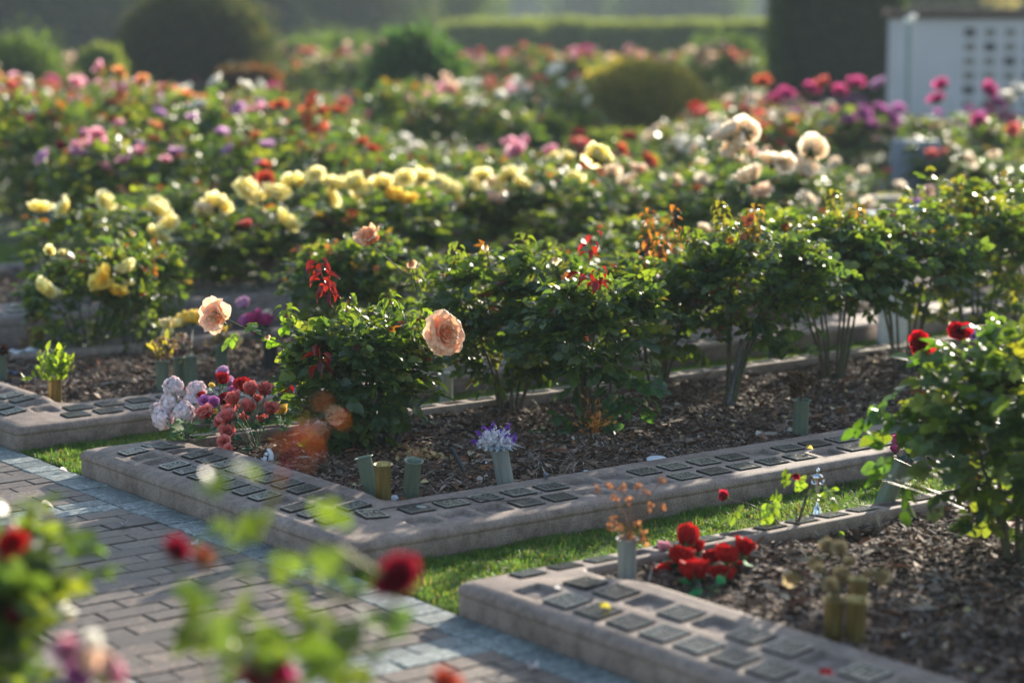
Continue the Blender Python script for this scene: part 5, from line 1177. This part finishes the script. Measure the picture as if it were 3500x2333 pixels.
# ------------------------------------------------------------------ clipped shrubs, hedges, trees
def solid(name, label, cat, x, y, z, rx, ry, rz, p, nleaf, leaf, cols, seed, wob=.05, trunk=False, flat_bottom=True, fuzz=.03, group=None, rot=0., core=.93):
    """a body of foliage: dense leaf faces through its outer skin round a dark twiggy core"""
    g = np.random.default_rng(seed); t = thing(name, label, cat, (x, y, 0), rot, group)
    K = g.normal(0, 1, (6, 3)); ph = g.uniform(0, 6, 6)
    def rad(D):
        r = (np.abs(D[:, 0] / rx) ** p + np.abs(D[:, 1] / ry) ** p + np.abs(D[:, 2] / rz) ** p) ** (-1 / p)
        w = sum(np.sin(D @ (K[i] * (2.5 + i)) + ph[i]) for i in range(6)) / 6
        return r * (1 + wob * w * 2)
    nu_, nv_ = 28, 16; V = []; F = []
    for j in range(nv_ + 1):
        for i in range(nu_):
            a_ = 2 * math.pi * i / nu_; b_ = math.pi * (j / nv_) - math.pi / 2
            V.append((math.cos(a_) * math.cos(b_), math.sin(a_) * math.cos(b_), math.sin(b_)))
    D = np.array(V); V = D * rad(D)[:, None] * core + np.array([0, 0, z]); V[:, 2] = np.maximum(V[:, 2], .05)
    F = np.array([(j * nu_ + i, j * nu_ + (i + 1) % nu_, (j + 1) * nu_ + (i + 1) % nu_, (j + 1) * nu_ + i) for j in range(nv_) for i in range(nu_)])
    a = Acc(); a.add(V, F, np.array(cols[0]) * .6)
    n = nleaf; D = g.normal(0, 1, (n, 3)); D /= np.linalg.norm(D, axis=1)[:, None]
    if p > 3:   # even cover on boxy shapes
        f = g.integers(0, 5, n); Q = g.uniform(-1, 1, (n, 3)); S = np.array([rx, ry, rz]); wA = np.array([ry * rz, ry * rz, rx * rz, rx * rz, rx * ry * 1.6]); f = g.choice(5, n, p=wA / wA.sum())
        for k, (ax, sg) in enumerate(((0, 1), (0, -1), (1, 1), (1, -1), (2, 1))): Q[f == k, ax] = sg
        D = Q * S; D /= np.linalg.norm(D, axis=1)[:, None]
    P = D * (rad(D) * (core + (1.0 - core) * 1.2 * g.random(n)))[:, None] + g.normal(0, fuzz, (n, 3)) + np.array([0, 0, z]); st_ = g.random(n) < .07; P[st_] += D[st_] * g.uniform(0, .16, (st_.sum(), 1)) * max(rx, .5); ok = P[:, 2] > .04; P, D = P[ok], D[ok]; n = len(P)
    c = np.array(cols)[g.integers(len(cols), size=n)] * g.uniform(.7, 1.3, (n, 1))
    place(a, L_LO, P, D + g.normal(0, .6, (n, 3)) + [0, 0, .3], g.normal(0, 1, (n, 3)), leaf * g.uniform(.6, 1.4, n), c)
    a.obj('foliage' if not trunk else 'crown', M_hedge, t)
    if trunk:
        b = Acc(); tube(b, [(0, 0, -.1), (.05, 0, z * .5), (0, .05, z)], [trunk, trunk * .8, trunk * .5], 9, (.07, .05, .04))
        for k in range(5):
            az = k * 1.3; tube(b, [(0, 0, z * (.3 + .1 * k)), (math.cos(az) * rx * .4, math.sin(az) * ry * .4, z * (.6 + .1 * k)), (math.cos(az) * rx * .75, math.sin(az) * ry * .75, z * (.8 + .12 * k))], [trunk * .4, trunk * .25, trunk * .1], 6, (.07, .05, .04))
        b.obj('trunk', M_stem, t)
    return t
DK = [(.016, .030, .014), (.022, .040, .016), (.03, .045, .018)]; MD = [(.04, .075, .02), (.05, .09, .025), (.03, .06, .02)]; LT = [(.08, .12, .03), (.10, .14, .035), (.06, .10, .03)]
solid('round_topiary', 'very large dark clipped round shrub with a bright rim at upper left', 'shrub', *at(672, 170, 40)[:2], .80, 1.30, 1.2, 1.22, 2.2, 30000, .065, [(.018, .03, .014), (.026, .04, .016), (.045, .05, .022)], 1, .012, fuzz=.08, core=.85)
solid('clipped_shrub', 'low dark clipped shrub with reddish top in front of the large round shrub', 'shrub', *at(848, 270, 30)[:2], .45, .42, .42, .52, 4, 6000, .045, [(.03, .035, .018), (.05, .035, .02), (.10, .035, .02)], 2, .02)
solid('loose_shrub', 'loose olive green shrub at the left edge of the photo', 'shrub', *at(70, 200, 34)[:2], .60, .62, .6, .62, 2.2, 6000, .07, MD, 3, .20, fuzz=.13, core=.75)
solid('clipped_shrub', 'small light green clipped shrub left of the large round shrub', 'shrub', *at(345, 230, 36)[:2], .65, .33, .4, .50, 3, 4500, .05, LT, 4, .03)
solid('leafy_shrub', 'bright green leafy shrub with an uneven top left of the picture centre', 'shrub', *at(1410, 220, 30)[:2], .78, .46, .42, .54, 3, 7000, .085, [(.025, .07, .025), (.035, .085, .03), (.025, .055, .022)], 5, .20, fuzz=.10, core=.85)
solid('dome_topiary', 'wide low dome shaped clipped shrub with golden top right of centre', 'shrub', *at(2188, 330, 31)[:2], .32, .88, .8, .70, 2.4, 26000, .050, [(.16, .155, .035), (.22, .19, .055), (.11, .13, .03)], 6, .03, core=.74, fuzz=.04)
solid('clipped_shrub', 'low square clipped hedge block left of and below the dome shrub', 'hedge', *at(1825, 400, 24)[:2], .28, .34, .36, .34, 6, 4500, .045, LT, 7, .03)
solid('clipped_shrub', 'low long clipped hedge block below the dome shrub', 'hedge', *at(2090, 420, 23.5)[:2], .22, .42, .3, .26, 6, 4500, .045, LT, 8, .03)
solid('tall_hedge_block', 'tall dark square clipped cypress block left of the white wall', 'hedge', *at(2855, 200, 36)[:2], 2.2, .97, 1.0, 2.4, 9, 30000, .055, [(.018, .036, .014), (.022, .044, .016), (.03, .05, .018)], 9, .008, fuzz=.035)
for i, (px, d, w_, hz, lab) in enumerate(((1680, 66, 1.5, 1.25, 'leftmost block of the far pale hedge'), (1905, 67, 1.25, 1.30, 'second block of the far pale hedge, left of the centre gap'), (2150, 66, 1.3, 1.22, 'third block of the far pale hedge behind the dome shrub'), (2380, 65, 1.2, 1.26, 'fourth block of the far pale hedge'), (2560, 62, .75, 1.28, 'rightmost block of the far hedge beside the tall dark block'))):
    solid('far_hedge', lab, 'hedge', *at(px, 150, d)[:2], .6, w_, .9, hz - .62, 8, 5500, .07, [(.08, .12, .035), (.11, .15, .045), (.09, .13, .04)], 20 + i, .02, fuzz=.04, group='blocks of the far hedge')
for i, (px, d, r_, hz, lab) in enumerate(((1150, 50, 1.5, .55, 'hazy pale green shrub mass left of the bright leafy shrub'), (1010, 46, .9, .45, 'hazy light green shrub right of the large round shrub'), (2470, 48, .8, .5, 'hazy grey green shrub behind the coral roses right of centre'))):
    solid('hazy_shrub', lab, 'shrub', *at(px, 200, d)[:2], .4, r_, .8, hz, 2.3, 6000, .09, MD, 40 + i, .16, fuzz=.14, core=.75)
# big trees behind: only their lower crowns are in frame
TR = [(-250, 78, 9, 6, 'far dark tree at the left edge of the background'), (330, 84, 8.5, 6.5, 'far dark tree behind the large round shrub, left of its top'), (900, 92, 7, 6, 'far dark tree right of the large round shrub'), (1330, 104, 5.5, 6, 'hazy olive tree above the bright leafy shrub'), (2120, 170, 5, 3.1, 'distant rounded pale tree over the far hedge right of centre'), (2330, 150, 4.5, 2.6, 'distant low tree left of the tall dark block'), (3180, 75, 2.2, 2.2, 'hazy olive tree top just above the left end of the white wall'), (3420, 90, 3.5, 2.3, 'hazy tree top above the right end of the white wall')]
for i, (px, d, w_, h_, lab) in enumerate(TR):
    solid('tree', lab, 'tree', *at(px, 40, d)[:2], h_ * .5, w_, w_ * .7, h_ * .62, 2.2, 15000, .24, DK if i < 3 else (MD if i < 6 else [(.10, .10, .05), (.12, .12, .06)]), 60 + i, .13, trunk=.22, fuzz=.35, core=.82)
# wooded hillside closing the view
def hill():
    nx_, ny_ = 160, 44; xs = np.linspace(-420, 420, nx_); ys = np.linspace(200, 520, ny_); X, Y = np.meshgrid(xs, ys, indexing='ij')
    Z = -2 + (Y - 200) * .055 + 2.5 * np.sin(X * .021 + 1) + 1.5 * np.sin(X * .05 + Y * .03) + 1.2 * np.abs(np.sin(X * .23 + Y * .11)) + 1. * np.abs(np.sin(X * .37 - Y * .19 + 1))
    Z[:, 0] = -3
    idx = np.arange(nx_ * ny_).reshape(nx_, ny_); a = Acc()
    a.add(np.stack([X.ravel(), Y.ravel(), Z.ravel()], 1), np.stack([idx[:-1, :-1], idx[1:, :-1], idx[1:, 1:], idx[:-1, 1:]], -1).reshape(-1, 4))
    a.obj('hill', M_hill, kind='structure')
hill()
g = np.random.default_rng(90); a = Acc(); n = 46000
X = g.uniform(-75, 75, n); Y = g.uniform(205, 300, n); cl = np.round(X / 9) * 9 + 3 * np.sin(Y)
Z = (Y - 200) * .10 + 1.5 * np.sin(X * .05 + Y * .03) + g.uniform(-2, 3.5, n) + 2 * np.sin(X * .9) * np.sin(Y * .7)
place(a, L_LO, np.stack([X, Y, Z], 1), g.normal(0, 1, (n, 3)), g.normal(0, 1, (n, 3)), g.uniform(.5, 1.6, n), np.array([.04, .06, .03]) * g.uniform(.5, 1.6, (n, 1)) * (1 + .35 * np.sin(X * .35)[:, None]))
a.obj('hillside_woodland', M_hedge, kind='stuff', label='distant hazy wooded hillside closing the top of the view', cat='woodland')

# ------------------------------------------------------------------ columbarium wall with rows of niche plaques
def columbarium():
    d = 27.6; x0 = at(3052, 300, d)[0]; t = thing('columbarium_wall', 'white rendered memorial wall with rows of square plaques and a tiled coping at upper right', 'wall', (x0, d, 0))
    top = at(3100, 62, d)[2]; Lw = 4.2
    a = Acc(); box(a, 0, Lw, 0, .45, -.05, top, ch=.01); a.obj('wall', M_wall, t, smooth=False)
    a = Acc(); box(a, -.05, Lw + .05, -.06, .51, top + .002, top + .035, mi=0)
    k = 0; xx = -.06
    while xx < Lw: lathe(a, [(.0005, -.30), (.055, -.30), (.055, .30), (.0005, .30)], 10, mi=0, M=Matrix.Translation((xx + .05, .22, top + .05)) @ Matrix.Rotation(R(90), 4, 'X')); xx += .115
    a.obj('tiled_coping', M_tile, t)
    nm = Acc(); box(nm, -.062, .062, -.008, .02, -.045, .045, ch=0); nm = nm.mesh('niche_plaque', M_niche, smooth=False)
    fr = Acc(); box(fr, -.070, .070, -.003, .02, -.053, .053); fr = fr.mesh('niche_rim', M_dark, smooth=False)
    for c in range(9):
        for r_ in range(7):
            z = at(3300, 112 + 49 * r_, d)[2]; x = at(3310 + 68.5 * c, 300, d)[0] - x0
            if z < .1 or x > Lw - .1: continue
            o = ob('niche_plaque', nm if (c * 5 + r_ * 3) % 4 else fr, t, loc=(x, -.004, z))
columbarium()
# lamp post in front of the wall
p = at(3098, 520, 24.5); t = thing('lamp_post', 'thin grey green lamp post with two pale globes in front of the white wall', 'lamp post', (p[0], p[1], 0)); zt = at(3098, 62, 24.5)[2]
a = Acc(); lathe(a, [(.045, 0), (.045, .02), (.036, .03), (.034, zt - .05), (.02, zt - .04), (.0005, zt - .04)], 16); a.obj('pole', M_post, t)
a = Acc(); lathe(a, [(.06, 0), (.06, .06), (.05, .07), (.05, .62), (.04, .66), (.034, .67)], 16); a.obj('pole_base', M_postd, t)
for k, (dx, dz) in enumerate(((-.035, -.03), (.03, .01))):
    a = Acc(); lathe(a, [(.0005, -.04), (.03, -.028), (.042, 0), (.03, .028), (.0005, .04)], 14); a.obj('lamp_globe', M_lamp, t, loc=(dx, 0, zt + dz))
# plinth and black box at the wall's foot
p = at(3130, 560, 19.5); t = thing('stone_plinth', 'pale blue grey stone plinth on the ground under the lamp post', 'plinth', (p[0], p[1], 0))
a = Acc(); box(a, -.20, .20, -.12, .12, 0, at(3130, 478, 19.5)[2] , ch=.01); a.obj('block', plain('plinth_stone', (.22, .24, .29), .8), t, smooth=False)
a = Acc(); box(a, -.23, .23, -.15, .15, -.02, .05, ch=.008); a.obj('footing', plain('plinth_foot', (.3, .32, .36), .8), t, smooth=False)
p = at(3152, 470, 24); t = thing('black_bin', 'black square bin standing at the foot of the white wall', 'bin', (p[0], p[1], 0)); zb = at(3152, 408, 24)[2]
a = Acc(); V = []; 
lathe(a, [(.09, 0), (.125, zb - .02), (.14, zb - .018), (.14, zb), (.12, zb), (.1, .1), (.0005, .1)], 4, M=Matrix.Rotation(R(45), 4, 'Z')); a.obj('bin_body', M_dark, t, smooth=False)
a = Acc(); lathe(a, [(.138, 0), (.13, .02), (.0005, .03)], 4, M=Matrix.Rotation(R(45), 4, 'Z')); a.obj('bin_lid', M_dark, t, loc=(0, 0, zb + .001), smooth=False)
# solar lamp at the right edge, memorial stone, blue wrapped posy
p = at(3475, 860, 13.2); zt = at(3475, 722, 13.2)[2]; t = thing('solar_lamp', 'garden lamp with bright flat cap on a black stake at the right edge', 'lamp', (p[0], p[1], 0))
a = Acc(); lathe(a, [(.012, 0), (.012, zt - .13), (.02, zt - .125), (.0005, zt - .12)], 12); a.obj('stake', M_dark, t)
a = Acc(); lathe(a, [(.0005, zt - .118), (.02, zt - .115), (.05, zt - .08), (.062, zt - .03), (.06, zt - .012), (.0005, zt - .012)], 18); a.obj('lamp_glass', M_lamp, t)
a = Acc(); lathe(a, [(.0005, zt - .008), (.085, zt - .008), (.09, zt), (.085, zt + .008), (.0005, zt + .01)], 20); a.obj('lamp_cap', M_chrome, t)
p = at(3058, 800, 12.4); t = thing('white_flat_marker', 'bright white flat marker stone glinting between the bushes at right', 'marker', (p[0], p[1], 0)); zt = at(3058, 742, 12.4)[2]
a = Acc(); box(a, -.075, .075, -.06, .06, 0, zt - .02, ch=.006); a.obj('block', M_white, t, smooth=False)
a = Acc(); box(a, -.085, .085, -.07, .07, zt - .018, zt, ch=.004); a.obj('slab', M_white, t, smooth=False)
for i, (px, py, d, w_, lab, mt) in enumerate(((3010, 690, 17.0, .17, 'grey memorial block with pale top behind the white marker', 'kerb'), (3020, 745, 15.0, .13, 'small pale block in front of the grey memorial block', 'w'))):
    p = at(px, py + 60, d); zt = at(px, py - 20, d)[2]; t = thing('memorial_block', lab, 'memorial', (p[0], p[1], 0)); a = Acc(); box(a, -w_, w_, -.1, .1, 0, max(.25, zt), ch=.01); a.obj('block', M_kerbfar if mt == 'kerb' else M_white, t, smooth=False)
    a = Acc(); box(a, -w_ - .03, w_ + .03, -.13, .13, -.03, .06, ch=.01); a.obj('footing', M_kerbfar, t, smooth=False)
p = at(3148, 760, 13.0)
bouquet('wrapped_bouquet', 'bouquet in bright blue wrapping with red flowers behind the right hand bushes', (p[0], p[1], .55), [(3150, 770, 12.95, 'red', .035), (3120, 790, 12.95, 'red', .03), (3165, 690, 13.05, 'blush', .045), (3175, 660, 13.05, 'blush', .03), (3130, 700, 13.1, 'lilac', .03)], 6, 22)
a = Acc(); q = at(3150, 740, 13.1); lathe(a, [(.02, -.14), (.05, -.05), (.075, .05), (.085, .07), (.07, .05), (.0005, -.1)], 9); a.obj('blue_wrap', M_blue, loc=q, label='cone of bright blue wrapping paper round the red flowers', cat='wrapping')
# blue and white scraps lying in the second bed
a = Acc(); lathe(a, [(.0005, .0), (.035, .004), (.05, .016), (.045, .022), (.0005, .026)], 7); a.obj('blue_scrap', M_blue, loc=G(35, 1282, .05), label='crumpled blue scrap near the left edge vase', cat='scrap')
a = Acc(); gg = np.random.default_rng(2); V = np.array([(x * .05, y * .05, .02 + .02 * gg.normal()) for x in range(-3, 4) for y in range(-2, 3)]); F = np.array([(i * 5 + j, i * 5 + j + 1, (i + 1) * 5 + j + 1, (i + 1) * 5 + j) for i in range(6) for j in range(4)])
a.add(V * [.75, .6, .8], F); V2 = V.copy(); V2[:, 2] -= .004; a.add(V2 * [.75, .6, .8], F[:, ::-1]); a.obj('white_cloth', M_white, loc=G(60, 1212, .075), label='crumpled white cloth lying on the mulch left of the yellow bush', cat='cloth')

# ------------------------------------------------------------------ air, light, camera
SUN_EL, SUN_AZ = 17.0, 24.0       # degrees above the horizon; right of straight ahead
HAZE = True
if HAZE:
    a = Acc(); box(a, -500, 500, -30, 560, -4.2, 27); o = a.mesh('haze', [])
    m = bpy.data.materials.new('haze_air'); m.use_nodes = True; nt = m.node_tree; nt.nodes.clear()
    out = nt.nodes.new('ShaderNodeOutputMaterial'); v = nt.nodes.new('ShaderNodeVolumePrincipled')
    v.inputs['Density'].default_value = .0009; v.inputs['Color'].default_value = (.72, .86, .97, 1); v.inputs['Anisotropy'].default_value = .15
    nt.links.new(v.outputs[0], out.inputs['Volume']); o.materials.clear(); o.materials.append(m); ob('haze', o, kind='stuff', label='thin pale haze in the air', cat='haze')
w = bpy.data.worlds.new('World'); SC.world = w; w.use_nodes = True; nt = w.node_tree
sky = nt.nodes.new('ShaderNodeTexSky'); sky.sky_type = 'NISHITA'; sky.sun_disc = False
sky.sun_elevation = R(SUN_EL); sky.sun_rotation = R(SUN_AZ); sky.air_density = 1.; sky.dust_density = .8
nt.links.new(sky.outputs[0], nt.nodes['Background'].inputs['Color']); nt.nodes['Background'].inputs['Strength'].default_value = .13
sl = bpy.data.lights.new('sun', 'SUN'); sl.energy = 5.0; sl.angle = R(.55); sl.color = (1., .90, .74)
so = bpy.data.objects.new('sun', sl); C.objects.link(so)
sd = Vector((math.sin(R(SUN_AZ)) * math.cos(R(SUN_EL)), math.cos(R(SUN_AZ)) * math.cos(R(SUN_EL)), math.sin(R(SUN_EL))))
so.rotation_euler = sd.to_track_quat('Z', 'Y').to_euler()
cam = bpy.data.cameras.new('camera'); co = bpy.data.objects.new('camera', cam); C.objects.link(co)
co.location = (0, 0, CAM_H); co.rotation_euler = (R(90) - PITCH, 0, 0); cam.sensor_width = 36; cam.lens = FPX / 3500 * 36
cam.clip_start = .1; cam.clip_end = 3000
cam.dof.use_dof = True; cam.dof.focus_distance = 8.75; cam.dof.aperture_fstop = 1.3
SC.camera = co
SC.view_settings.view_transform = 'Standard'; SC.view_settings.look = 'None'; SC.view_settings.exposure = 1.16
cy = SC.cycles; cy.use_denoising = True; cy.max_bounces = 10; cy.diffuse_bounces = 6; cy.glossy_bounces = 2; cy.transmission_bounces = 6; cy.volume_bounces = 0; cy.transparent_max_bounces = 4
cy.sample_clamp_indirect = 6; cy.use_adaptive_sampling = False
